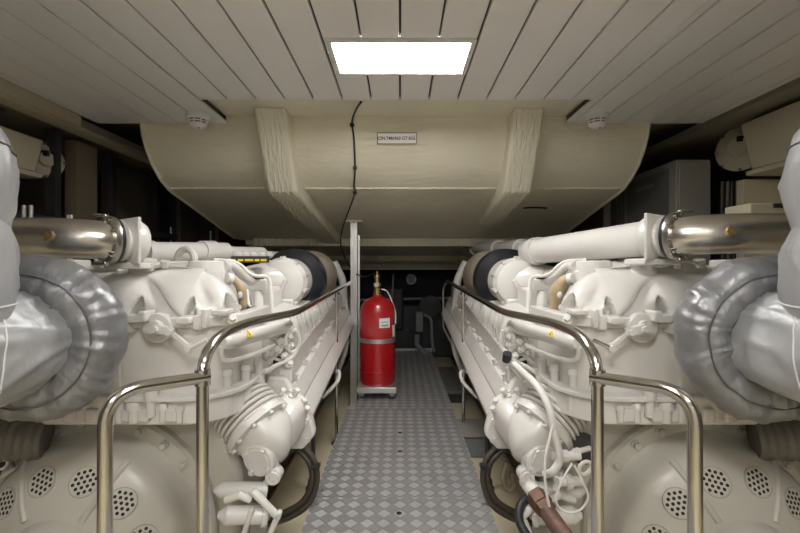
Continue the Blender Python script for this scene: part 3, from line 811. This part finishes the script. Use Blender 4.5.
    # bolts along the front upper flange corner
    for (px, py) in ((213, 312), (232, 320), (222, 318), (170, 319), (236, 330)):
        W().bolt(Q(px, py, 1.60), (.4, -.7, .6), .014, .02).build('bolt', WHITE, t)
    # ---- pipes behind
    if L:
        m = W(); p0, p1 = Q(152, 252, 2.15), Q(226, 251, 2.6)
        m.tube([p0, p1], .052, 24); wp = m.build('coolant_pipe', WHITE, t)
        d = (p1-p0).normalized()
        W().lathe(p0, d, [(-.04, 0), (-.04, .058), (.0, .06), (.0, 0)], 24).build('pipe_cap', WHITE, wp)
        W().lathe(p0+d*.62*(p1-p0).length, d, [(0, .05), (0, .062), (.09, .062), (.09, .05)], 24).build('pipe_band', WHITE, wp)
        W().tube([Q(226, 254, 2.6), Q(262, 254, 2.9)], .048, 20).build('coolant_pipe', WHITE, t)
        W().tube([Q(262, 257, 3.0), Q(300, 258, 3.6)], .045, 20).build('coolant_pipe', WHITE, t)
    else:
        m = W(); p0, p1 = Q(140, 237, 1.72), Q(262, 251, 2.55)
        m.tube([p0, p1], .076, 28); wp = m.build('charge_air_pipe', WHITE, t)
        d = (p1-p0).normalized()
        W().tube([p1, p1+d*.08, p1+Vector((-.02, .25, -.02))], [.076, .077, .066], 24).build('pipe_elbow', WHITE, wp)
        W().lathe(p1-d*.02, d, [(0, .07), (0, .085), (.05, .085), (.05, .07)], 28).build('pipe_band', WHITE, wp)
        m = W(); m.tube([Q(266, 249, 3.0), Q(324, 248, 4.6)], .062, 20); wp2 = m.build('coolant_pipe', WHITE, t)
        for f in (.15, .5):
            q = Q(266, 249, 3.0).lerp(Q(324, 248, 4.6), f); W().lathe(q, (.1, 1, 0), [(0, .06), (0, .078), (.14, .078), (.14, .06)], 24).build('pipe_band', WHITE, wp2)
        W().tube([Q(326, 250, 4.6), Q(334, 251, 5.0)], .05, 16).build('coolant_pipe', WHITE, t)
    # row of small black capped injectors with yellow print
    if L:
        for k in range(5):
            q = Q(233+8.2*k, 260, 2.55+.06*k)
            W().ball(q+Vector((0, .06, .035)), .034, (1.1, 1, .8), 14).build('injector_cap', WHITE, t)
        q0, q1 = Q(231, 259.5, 2.42), Q(269, 259.5, 2.50)
        bx = W(); d = (q1-q0).normalized(); bx.obox((q0+q1)/2, d, Vector((0, 0, 1)).cross(d), (0, 0, 1), (q1-q0).length, .05, .038); bx = bx.build('black_wiring_duct', BLACK, t)
        for a_, b_ in ((.02, .16), (.22, .36), (.40, .62), (.66, .78), (.82, .97)):
            c0 = q0.lerp(q1, a_); c1 = q0.lerp(q1, b_)
            W().obox((c0+c1)/2+Vector((0, -.028, -.004)), d, Vector((0, 0, 1)).cross(d), (0, 0, 1), (c1-c0).length, .004, .012).build('yellow_marking', YELL, bx)
    # coupling at the end of the steel charge pipe
    fc = Q(108 if L else 123, 240 if L else 236, 1.53)
    dv = Vector((.56, .83, 0)).normalized()
    cp = W(); cp.lathe(fc, dv, [(.03, 0), (.03, .066), (.035, .072), (.042, .078), (.052, .074), (.055, .066), (.062, .066), (.066, .080), (.100, .080), (.118, .068), (.125, .04), (.127, 0)], 40); cp = cp.build('charge_pipe_coupling', WHITE, t)
    W().obox(fc+dv*.071, dv, Vector((0, 0, 1)).cross(dv), (0, 0, 1), .012, .165, .172).build('coupling_plate', WHITE, cp, bevel=.004)
    q = fc+dv*.075+Vector((0, .05, 0))
    W().box((q.x-.09, q.y-.07, q.z-.105), (q.x+.05, q.y+.08, q.z-.08)).build('coupling_foot', WHITE, cp, bevel=.006)
    W().cyl((q.x-.02, q.y+.06, q.z-.16), (q.x-.02, q.y+.06, q.z-.08), .05).build('coupling_pedestal', WHITE, cp)
    # small plumbing on the ridge
    for (px, py, Y) in ((122, 263, 1.62), (133, 261, 1.65), (150, 265, 1.66), (100, 262, 1.66), (165, 263, 1.72)):
        q = Q(px, py, Y)
        W().lathe(q-Vector((0, 0, .02)), (.2, -.2, 1), [(0, .015), (.02, .015), (.02, .02), (.03, .02), (.03, 0)], 8).build('bolt', WHITE, t)
    W().tube(smooth_path([Q(103, 263, 1.64), Q(118, 260, 1.63), Q(132, 264, 1.64), Q(142, 266, 1.65), Q(160, 264, 1.68)], 5), .007, 8).build('ridge_pipe', HOSEW, t)
    # white pipes dropping behind the filter at the far end
    W().tube(round_path([Q(334, 262, 3.9), Q(343, 280, 3.9), Q(344, 305, 3.9), Q(348, 330, 3.9)], .06), .035, 14).build('end_pipe', WHITE, t)
    W().tube(round_path([Q(338, 318, 3.8), Q(347, 322, 3.8), Q(346, 350, 3.8), Q(338, 372, 3.8)], .06), .022, 12).build('end_pipe', WHITE, t)
    # drooping white hose on the handrail side, right under the manifold
    W().tube(smooth_path([Q(331, 372, 3.0), Q(339, 372, 2.95), Q(337, 382, 2.9), Q(322, 398, 2.75)], 6), .012, 10).build('manifold_drain_pipe', HOSEW, t)
    # ---- extras of the right engine
    if not L:
        R_ = lambda px, py, Y: P(800-px, py, Y)
        W().tube(smooth_path([R_(512, 362, 1.86), R_(523, 372, 1.75), R_(538, 387, 1.62), R_(549, 408, 1.56), R_(554, 432, 1.54), R_(558, 448, 1.54), R_(559, 462, 1.55), R_(552, 472, 1.56), R_(545, 474, 1.6)], 7), .014, 12).build('breather_hose', HOSEW, t)
        W().tube(smooth_path([R_(511, 360, 1.87), R_(517, 370, 1.83), R_(525, 378, 1.8)], 4), .018, 12).build('hose_collar', WHITE, t)
        W().lathe(R_(507, 357, 1.86), (0, -.5, 1), [(-.02, .02), (.02, .02), (.02, 0)], 12).build('black_cap', BLACK, t)
        W().tube(smooth_path([R_(553, 425, 1.52), R_(546, 455, 1.5), R_(545, 480, 1.5), R_(549, 505, 1.5), R_(556, 520, 1.5)], 7), .005, 8).build('sensor_cable', HOSEW, t)
        W().tube(smooth_path([R_(572, 463, 1.5), R_(560, 485, 1.48), R_(556, 502, 1.48), R_(566, 512, 1.48), R_(580, 510, 1.48), R_(588, 497, 1.48), R_(582, 480, 1.48), R_(574, 465, 1.5)], 7), .004, 8).build('sensor_cable', HOSEW, t)
        for (p0, p1, r) in ((R_(552, 456, 1.6), R_(580, 456, 1.6), .016), (R_(558, 482, 1.58), R_(582, 481, 1.58), .018), (R_(565, 455, 1.6), R_(590, 448, 1.62), .010), (R_(560, 470, 1.6), R_(556, 490, 1.6), .014)):
            W().tube([p0, p0.lerp(p1, .3), p0.lerp(p1, .32), p0.lerp(p1, .55), p0.lerp(p1, .57), p1], [r, r, r*1.5, r*1.5, r, r], 10).build('sensor_pipe', WHITE, t)
        W().torus(R_(585, 468, 1.56), (.3, 1, .2), .026, .007, 24, 8).build('cable_eye', HOSEW, t)
        # dark opening next to the bellows
        W().lathe(R_(580, 447, 1.70), (-.2, -1, .2), [(0, .06), (.03, .06), (.03, .045), (.02, 0)], 24).build('dark_flange', DKMACH, t)
        # raw water pipe: white stub, rusty nut, brown pipe
        pA, pB, pC = R_(526, 480, 1.66), R_(540, 501, 1.56), R_(575, 552, 1.36)
        rp = W().tube([pB, pC], .030, 18).build('rusty_pipe', RUST, t)
        W().tube([pA, pB], .030, 18).build('pipe_stub', WHITE, rp)
        d = (pC-pB).normalized()
        W().lathe(pB, d, [(-.03, 0), (-.03, .036), (-.028, .040), (.02, .040), (.022, .036), (.03, .036), (.05, .034), (.05, 0)], 6).build('union_nut', RUSTN, rp)
        W().tube(smooth_path([R_(528, 497, 1.62), R_(520, 508, 1.58), R_(520, 523, 1.54), R_(530, 540, 1.50)], 6), .016, 12).build('black_hose', BLACK, t)
        W().tube(smooth_path([R_(507, 462, 1.9), R_(503, 478, 1.9), R_(508, 490, 1.9), R_(514, 484, 1.9), R_(511, 472, 1.9)], 6), .012, 10).build('bilge_hose', BRNH, t)
    else:
        # pale loose cables at the far left of the bell
        for rr in ([(-5, 462), (8, 458), (20, 450), (34, 440)], [(-5, 470), (4, 468), (8, 462), (3, 457), (-5, 458)], [(-4, 480), (6, 474), (16, 468)]):
            W().tube(smooth_path([Q(x, y, 1.6) for x, y in rr], 6), .006, 8).build('sensor_cable', HOSEW, t)
    return t
engine(-1); engine(1)

# ------------------------------------------------------------------ steel charge pipes
def steel_pipe(s, label):
    mx = -s; L = s == -1
    fc = P(108 if L else 123, 240 if L else 236, 1.53); dv = Vector((.56, .83, 0)).normalized()
    z = fc.z; Yp = 1.46
    end = fc+dv*.0
    t = thing('steel_pipe', label, 'pipe', (-1.4*mx, Yp, z-.07), 'polished charge air pipes')
    pts = smooth_path([Vector((-1.95, Yp, z+.006)), Vector((-1.6, Yp, z+.006)), Vector((fc.x-.20, Yp, z+.004)), Vector((fc.x-.09, Yp+.01, z+.002)), end-dv*.03, end+dv*.012], 8)
    pb = MB(mx).tube(pts, .0695, 40).build('tube', PIPEST, t)
    MB(mx).lathe(fc, dv, [(-.006, .06), (-.006, .086), (.006, .088), (.014, .086), (.014, .06)], 48).build('flange', FLST, t)
    MB(mx).lathe(fc, dv, [(.016, .06), (.016, .079), (.028, .079), (.028, .06)], 48).build('gasket', BLACK, t)
    u = Vector((0, 0, 1)).cross(dv).normalized()
    for k in range(10):
        a = 2*PI*k/10+.2
        MB(mx).bolt(fc-dv*.004+(u*math.cos(a)+Vector((0, 0, 1))*math.sin(a))*.079, -dv, .006, .010).build('flange_bolt', STEEL, t)
    for zz in (.088, -.088):
        MB(mx).obox(fc+Vector((-.02, -.01, zz)), (1, 0, 0), (0, 1, 0), (0, 0, 1), .05, .02, .012).build('clamp_screw', STEEL, t, bevel=.004)
    q = P(48 if L else 68, 237 if L else 233, Yp)
    q = Vector((q.x*1.0, Yp-.066, q.z))
    q.x = q.x*(Yp-.066)/Yp
    MB(mx).lathe(q+Vector((0, .012, 0)), (.1, -1, .15), [(0, .021), (.008, .021), (.010, .016), (.015, .015), (.015, 0)], 8).build('hex_plug', COPPER, t)
    return t
steel_pipe(-1, 'polished steel pipe with hex plug and flange above the left engine')
steel_pipe(1, 'polished steel pipe with hex plug and flange above the right engine')

# ------------------------------------------------------------------ insulated exhaust pipes
def wr(seed, amp, ft, fa):
    def f(u, a):
        p = Vector((math.cos(a)*fa, math.sin(a)*fa, u*ft+seed))
        return amp*noise.noise(p)+amp*.5*noise.noise(p*2.3)
    return f
def insulated(s, label):
    mx = -s
    t = thing('insulated_exhaust_pipe', label, 'exhaust pipe', (-1.1*mx, 1.1, .7), 'silver jacketed exhaust pipes')
    sd = 3.1 if s < 0 else 8.7
    # outer collar, a fat ring round the turbine housing
    C = P(36, 338, 1.27); axis = Vector((.12, -1, .0)).normalized()
    nf = wr(sd, .07, 1, 1)
    def colmod(a, b):
        n1 = noise.noise(Vector((math.cos(a)*3.2, math.sin(a)*3.2, math.cos(b)*1.2+sd)))
        g = max(0, noise.noise(Vector((math.cos(a)*2.5, math.sin(a)*2.5, sd+5+math.cos(b)*.8)))+.25)
        rdg = 1-abs(noise.noise(Vector((math.cos(a)*7+.5*math.cos(b), math.sin(a)*7+.4*math.sin(b), math.sin(b)*.5+sd*2))))*2
        seamdip = -.07*math.exp(-(((b-1.35+PI) % (2*PI)-PI)/.16)**2)
        return .10*n1+.17*g*max(0, rdg)**2-.04+seamdip
    cl = MB(mx).torus(C, axis, .176, .076, 180, 48, colmod).build('collar_jacket', SILVD, t, angle=80)
    u = (Vector((0, 0, 1))-axis*axis.z).normalized(); w = axis.cross(u)
    def ring_pts(R, off, a0, a1, n=48, wob=0):
        return [C+(u*math.cos(a0+(a1-a0)*i/n)+w*math.sin(a0+(a1-a0)*i/n))*(R+wob*noise.noise(Vector((i*.35, sd, 0))))+axis*off for i in range(n+1)]
    MB(mx).tube(ring_pts(.1925, .0705, 0, 2*PI, 72, .004), .0028, 6).build('collar_seam', SEAM, cl)
    # back disc closing the ring
    MB(mx).lathe(C+axis*-.02, axis, [(-.03, 0), (-.03, .17), (.03, .17), (.03, 0)], 40).build('inner_pad', SILV, cl)
    # elbow: from the collar towards the viewer and outwards
    e = [C+Vector((-.0, .02, .0)), C+Vector((-.03, -.10, -.005)), C+Vector((-.09, -.20, .005)), C+Vector((-.20, -.27, .03)), C+Vector((-.34, -.31, .06))]
    ep = smooth_path(e, 18); n = len(ep)
    rad = [.135+.055*min(1, i/(n*.45)) for i in range(n)]
    def emod(tt, a):
        w = noise.noise(Vector((math.cos(a)*1.3, math.sin(a)*1.3, tt*2+sd)))
        r1 = 1-abs(noise.noise(Vector((math.cos(a+tt*1.4)*2.2+w, math.sin(a+tt*1.4)*2.2, tt*.9+sd*3))))*2.2
        r2 = 1-abs(noise.noise(Vector((math.cos(a)*1.5, math.sin(a)*1.5+w, tt*6+sd))))*2.4
        return .06*w+.075*max(0, r1)**2+.03*max(0, r2)**2-.05
    el = MB(mx).tube(ep, rad, 110, True, emod).build('elbow_jacket', SILV, t, angle=80)
    fr = frames(ep)
    for fi in (.34, .62):
        k = int(fi*(n-1)); T, uu, ww = fr[k]
        pts = []
        for j in range(57):
            a = 2*PI*j/56; q = rad[k]*(1+emod(k/(n-1), a))+.001
            pts.append(ep[k]+(uu*math.cos(a)+ww*math.sin(a))*q)
        MB(mx).tube(pts, .0022, 6).build('elbow_seam', PIPING if fi < .5 else SEAM, el)
    # vertical pipe
    vx, vy = -1.155, 1.04
    vp = [Vector((vx-.02, vy, .965)), Vector((vx, vy, 1.02)), Vector((vx, vy, 1.10)), Vector((vx-.005, vy, 1.16)), Vector((vx-.018, vy, 1.19)), Vector((vx-.01, vy, 1.24)), Vector((vx, vy, 1.30)), Vector((vx-.005, vy, 1.36)), Vector((vx-.04, vy, 1.42)), Vector((vx-.12, vy+.01, 1.48)), Vector((vx-.26, vy+.02, 1.53)), Vector((vx-.5, vy+.02, 1.55))]
    vs = smooth_path(vp, 12); n2 = len(vs)
    vr = []
    for q in vs:
        r = .155
        r -= .018*math.exp(-((q.z-1.185)/.018)**2)
        vr.append(r)
    def vf(u_, a_):
        w = noise.noise(Vector((math.cos(a_)*1.2, math.sin(a_)*1.2, u_*5+sd+2)))
        r2 = 1-abs(noise.noise(Vector((math.cos(a_)*1.6+w*.6, math.sin(a_)*1.6, u_*6+sd))))*2.4
        return .07*w+.05*max(0, r2)**2-.02
    ve = MB(mx).tube(vs, vr, 96, True, vf).build('riser_jacket', SILV, t, angle=80)
    fr2 = frames(vs)
    for k, mm in ((12, PIPING), (7*12+1, SEAM)):
        T, uu, ww = fr2[k]
        pts = [vs[k]+(uu*math.cos(2*PI*j/48)+ww*math.sin(2*PI*j/48))*(vr[k]*(1+vf(k/(n2-1), 2*PI*j/48))+.001) for j in range(49)]
        MB(mx).tube(pts, .003, 6).build('riser_seam', mm, ve)
    # exhaust outlet below the collar
    q = P(2, 440, 1.47); lp = [q+Vector((-.22, -.03, -.0))+(Vector((.30, .12, -.03))*(i/24)) for i in range(25)]
    MB(mx).tube(lp, [.068+.006*(i % 2) for i in range(25)], 28).build('lower_duct', DUCT, t)
    return t
insulated(-1, 'silver quilted exhaust pipe rising at the left edge beside the left engine')
insulated(1, 'silver quilted exhaust pipe rising at the right edge beside the right engine')

# ------------------------------------------------------------------ background on the sides
def single(mb, name, m, label, cat, group=None, bevel=0):
    return tag(mb.build(name, m, bevel=bevel), label, cat, group)
# right cabinets
t = thing('grey_cabinet', 'grey steel cabinet behind the right steel pipe, nearer of two', 'cabinet', (2.12, 3.35, .4), 'grey cabinets')
MB().box((1.985, 3.02, -.5), (2.235, 3.72, 1.87)).build('body', CAB, t, bevel=.008)
MB().box((1.98, 3.10, .5), (1.986, 3.66, 1.82)).build('side_panel', CABD, t)
MB().box((2.0, 3.008, .45), (2.225, 3.022, 1.85)).build('door', CAB, t, bevel=.004)
MB().box((1.972, 3.28, 1.72), (1.982, 3.52, 1.75)).build('side_vent', CAB, t)
t = thing('grey_cabinet', 'dark grey cabinet beyond the nearer one, partly behind the casing', 'cabinet', (2.1, 4.2, .4), 'grey cabinets')
MB().box((2.0, 3.8, -.5), (2.6, 4.8, 1.80)).build('body', CABD, t, bevel=.008)
MB().box((1.99, 3.86, .5), (2.0, 4.74, 1.74)).build('side_panel', HULL, t)
t = thing('pipe_stand', 'slim grey upright beside the dark cabinet', 'upright', (1.95, 3.95, .2))
MB().box((1.92, 3.95, -.49), (1.98, 3.98, 1.9)).build('upright', CAB, t)
MB().box((1.88, 3.92, -.5), (1.98, 4.0, -.49)).build('foot', CAB, t)
# hose bundle
for k in range(5):
    x = 2.29+.034*k
    single(MB().tube(smooth_path([(x, 2.98, -.5), (x, 2.98, .6), (x+.004*k, 2.98, 1.3), (x-.006, 2.975, 1.5), (x, 2.98, 1.70)], 6), .014, 10), 'hose', BRNH if k % 2 else DKTUBE,
           f'{["leftmost", "second", "middle", "fourth", "rightmost"][k]} of five dark vertical hoses between cabinet and beige box', 'hose', 'vertical hoses by the cabinet')
single(MB().box((2.27, 2.955, 1.50), (2.46, 2.965, 1.52)), 'hose_strap', DKMACH, 'thin dark strap across the vertical hoses', 'strap')
def fan_box(s, label, label2):
    mx = -s
    t = thing('ventilation_box', label, 'box', (-2.1*mx, 2.35, 1.5))
    X0 = 2.2
    pr_ = [(1.75, 2.02), (2.72, 2.02), (2.63, 1.70), (1.75, 1.70)] if s > 0 else [(1.75, 1.88), (2.60, 1.88), (2.54, 1.665), (1.75, 1.665)]
    MB(mx).prism([(-X0, y, z) for y, z in pr_], (-.6, 0, 0)).build('casing', BEIGE, t, bevel=.012)
    zb_ = pr_[2][1]
    MB(mx).box((-X0-.6, 1.75, zb_-.03), (-X0+.02, pr_[2][0]+.02, zb_)).build('bottom_flange', BEIGE, t, bevel=.005)
    t2 = thing('fan_housing', label2, 'fan', (-1.98*mx, 2.75, 1.75))
    c = P(59, 148, 2.86) if s > 0 else P(45, 160, 2.74); fs = 1.0 if s > 0 else .72
    MB(mx).lathe(c, (.88, -.47, .05), [(a_*fs, b_*fs) for a_, b_ in [(-.10, 0), (-.10, .13), (-.02, .13), (-.02, .155), (.0, .155), (.004, .14), (.02, .12), (.03, .07), (.05, .06), (.05, 0)]], 40).build('drum', BEIGE, t2)
    MB(mx).obox(c+Vector((.03, -.04, .05))*fs, (1, 0, 0), (0, 1, 0), (0, 0, 1), .05, .02, .035).build('dark_terminal', BLACK, t2)
    for k in range(8):
        a = k*PI/4; ax = Vector((.88, -.47, .05)).normalized(); u = Vector((0, 0, 1)).cross(ax).normalized(); w = ax.cross(u)
        MB(mx).bolt(c+(u*math.cos(a)+w*math.sin(a))*.147*fs, ax, .008, .01).build('bolt', CABD, t2)
fan_box(-1, 'beige ventilation box at the left edge behind the silver riser', 'round beige fan drum half hidden behind the left beige box')
fan_box(1, 'tapered beige ventilation box at the right edge under the ceiling', 'round beige fan drum half hidden behind the right beige box')
t = thing('control_box', 'small white control box with black display above the right steel pipe', 'control box', P(766, 210, 1.9))
a, c = P(750, 203, 1.9), P(800, 222, 1.9)
MB().box((a.x, 1.9, c.z), (c.x, 2.05, a.z)).build('body', BEIGE, t, bevel=.006)
a, c = P(773, 203.5, 1.9), P(785, 208, 1.9)
MB().box((a.x, 1.893, c.z), (c.x, 1.902, a.z)).build('display', INK, t)
single(MB().box((2.21, 2.7, -.5), (2.95, 2.76, 1.66)), 'partition_panel', BEIGE, 'dull beige partition panel low behind the right ventilation box', 'panel')
# left rack
t = thing('equipment_rack', 'dark equipment rack with upright posts along the left hull side', 'rack', (-2.3, 3.2, .4))
for y in (2.35, 2.75, 3.3, 3.9):
    MB().box((-2.32, y, .4), (-2.26, y+.05, 2.0)).build('upright', DKMACH, t)
MB().box((-2.34, 2.0, 1.37), (-2.22, 4.2, 1.42)).build('shelf_rail', DKMACH, t)
MB().box((-2.9, 2.0, 1.2), (-2.3, 4.2, 1.24)).build('shelf', DKMACH, t)
MB().box((-2.33, 2.92, 1.4), (-2.25, 3.12, 1.98)).build('tan_column', BRNH, t)
MB().box((-2.42, 3.4, 1.3), (-2.36, 4.1, 1.95)).build('back_panel', HULL, t)
for (px, Y) in ((24, 2.2), (31, 2.2), (68, 2.6), (71, 2.6)):
    q = P(px, 208, Y)
    single(MB().tube([(q.x, Y, -.5), (q.x, Y, 1.42)], .010, 10), 'conduit_pipe', ALU, {24: 'first thin steel conduit beside the left silver riser', 31: 'second thin steel conduit beside the left silver riser', 68: 'thin steel conduit above the left steel pipe, left of a pair', 71: 'thin steel conduit above the left steel pipe, right of a pair'}[px], 'pipe', 'thin conduits on the left')
# dark door panels behind the casing on the left
for k, (xa, Y) in enumerate(((-2.25, 4.3), (-2.05, 4.75))):
    t = thing('dark_locker', ['dark brown locker on the left, nearer of two behind the casing edge', 'dark brown locker on the left, further one under the casing edge'][k], 'locker', (xa-.2, Y, .4), 'dark lockers')
    MB().box((xa-.5, Y, .4), (xa, Y+.42, 1.95)).build('body', HULL, t, bevel=.01)
    MB().box((xa-.46, Y-.012, .45), (xa-.04, Y, 1.9)).build('door', DKMACH, t, bevel=.004)
    MB().tube([(xa-.08, Y-.03, 1.1), (xa-.08, Y-.03, 1.5)], .01, 8).build('handle', FLST, t)

# ------------------------------------------------------------------ far end machinery
t = thing('dark_machine', 'dark machine mass at the far end of the walkway', 'machine', (0, 6.3, -.2))
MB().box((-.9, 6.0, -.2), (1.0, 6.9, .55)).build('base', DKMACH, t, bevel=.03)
MB().box((-.25, 5.9, .2), (.05, 6.2, .80)).build('pump_block', DKMACH, t, bevel=.03)
MB().lathe((.42, 5.8, .55), (0, 1, 0), [(0, .0), (0, .15), (.3, .15), (.3, 0)], 24).build('drum', DKMACH, t)
MB().tube([(-.75, 5.95, .62), (1.0, 5.95, .66)], .02, 10).build('cross_pipe', GREYP, t)
MB().lathe((.15, 5.7, .93), (0, -1, 0), [(0, .07), (.1, .07), (.1, .05), (.06, 0)], 20).build('lamp_cup', GREYP, t)
q0, q1 = P(416, 312, 5.6), P(423, 332, 5.6)
t = thing('junction_box', 'small grey junction box on a stand at the far end', 'box', (q0.x, 5.6, 0))
MB().box((q0.x, 5.6, q1.z), (q1.x, 5.7, q0.z)).build('body', GREYP, t, bevel=.006)
MB().box(((q0.x+q1.x)/2-.02, 5.63, -.2), ((q0.x+q1.x)/2+.02, 5.67, q1.z)).build('stand', DKMACH, t)
MB().tube(smooth_path([P(424, 315, 5.6), P(431, 320, 5.55), P(432, 340, 5.5), P(434, 352, 5.4)], 6), .02, 8).build('cable', GREYP, t)
single(MB().tube([P(417, 335, 5.5), P(417, 345, 5.45), P(427, 356, 5.3)], .035, 10), 'grey_duct', GREYP, 'short grey duct elbow on the deck below the junction box', 'duct')
single(MB().box((-.42, 5.52, -.05), (.42, 5.58, .02)), 'threshold_bar', ALU, 'pale metal threshold bar across the far end of the walkway', 'threshold')
single(MB().tube(round_path([(.02+P(392, 290, 5.5).x, 5.5, 1.0), (P(392, 300, 5.5).x, 5.5, .7), (P(392, 320, 5.5).x, 5.5, 0)], .05), .012, 8), 'thin_pipe', GREYP, 'thin grey upright pipe behind the red cylinder', 'pipe')
# step boxes beside the walkway on the right
t = thing('bilge_box', 'grey covered box beside the walkway below the right engine', 'box', (.50, 3.0, -.2))
MB().box((.43, 2.85, -.2), (.60, 3.15, -.06)).build('body', GREYP, t, bevel=.008)
MB().box((.425, 2.84, -.06), (.605, 3.16, -.045)).build('lid', CAB, t, bevel=.004)
t = thing('bilge_grating', 'dark grating step beside the far walkway plate', 'grating', (.53, 4.1, -.2))
MB().box((.43, 3.95, -.10), (.62, 4.9, -.07)).build('tread', CABD, t)
MB().box((.44, 4.0, -.2), (.61, 4.85, -.10)).build('base', DKMACH, t)

# ------------------------------------------------------------------ world, colour
w = bpy.data.worlds.new('world'); SC.world = w; w.use_nodes = True
w.node_tree.nodes['Background'].inputs[0].default_value = (.8, .78, .72, 1)
w.node_tree.nodes['Background'].inputs[1].default_value = .02
SC.view_settings.view_transform = 'Standard'; SC.view_settings.look = 'None'
SC.view_settings.gamma = 1; SC.view_settings.use_curve_mapping = False
SC.view_settings.exposure = 1.77
for o in bpy.data.objects:
    if '_w' in o: del o['_w']
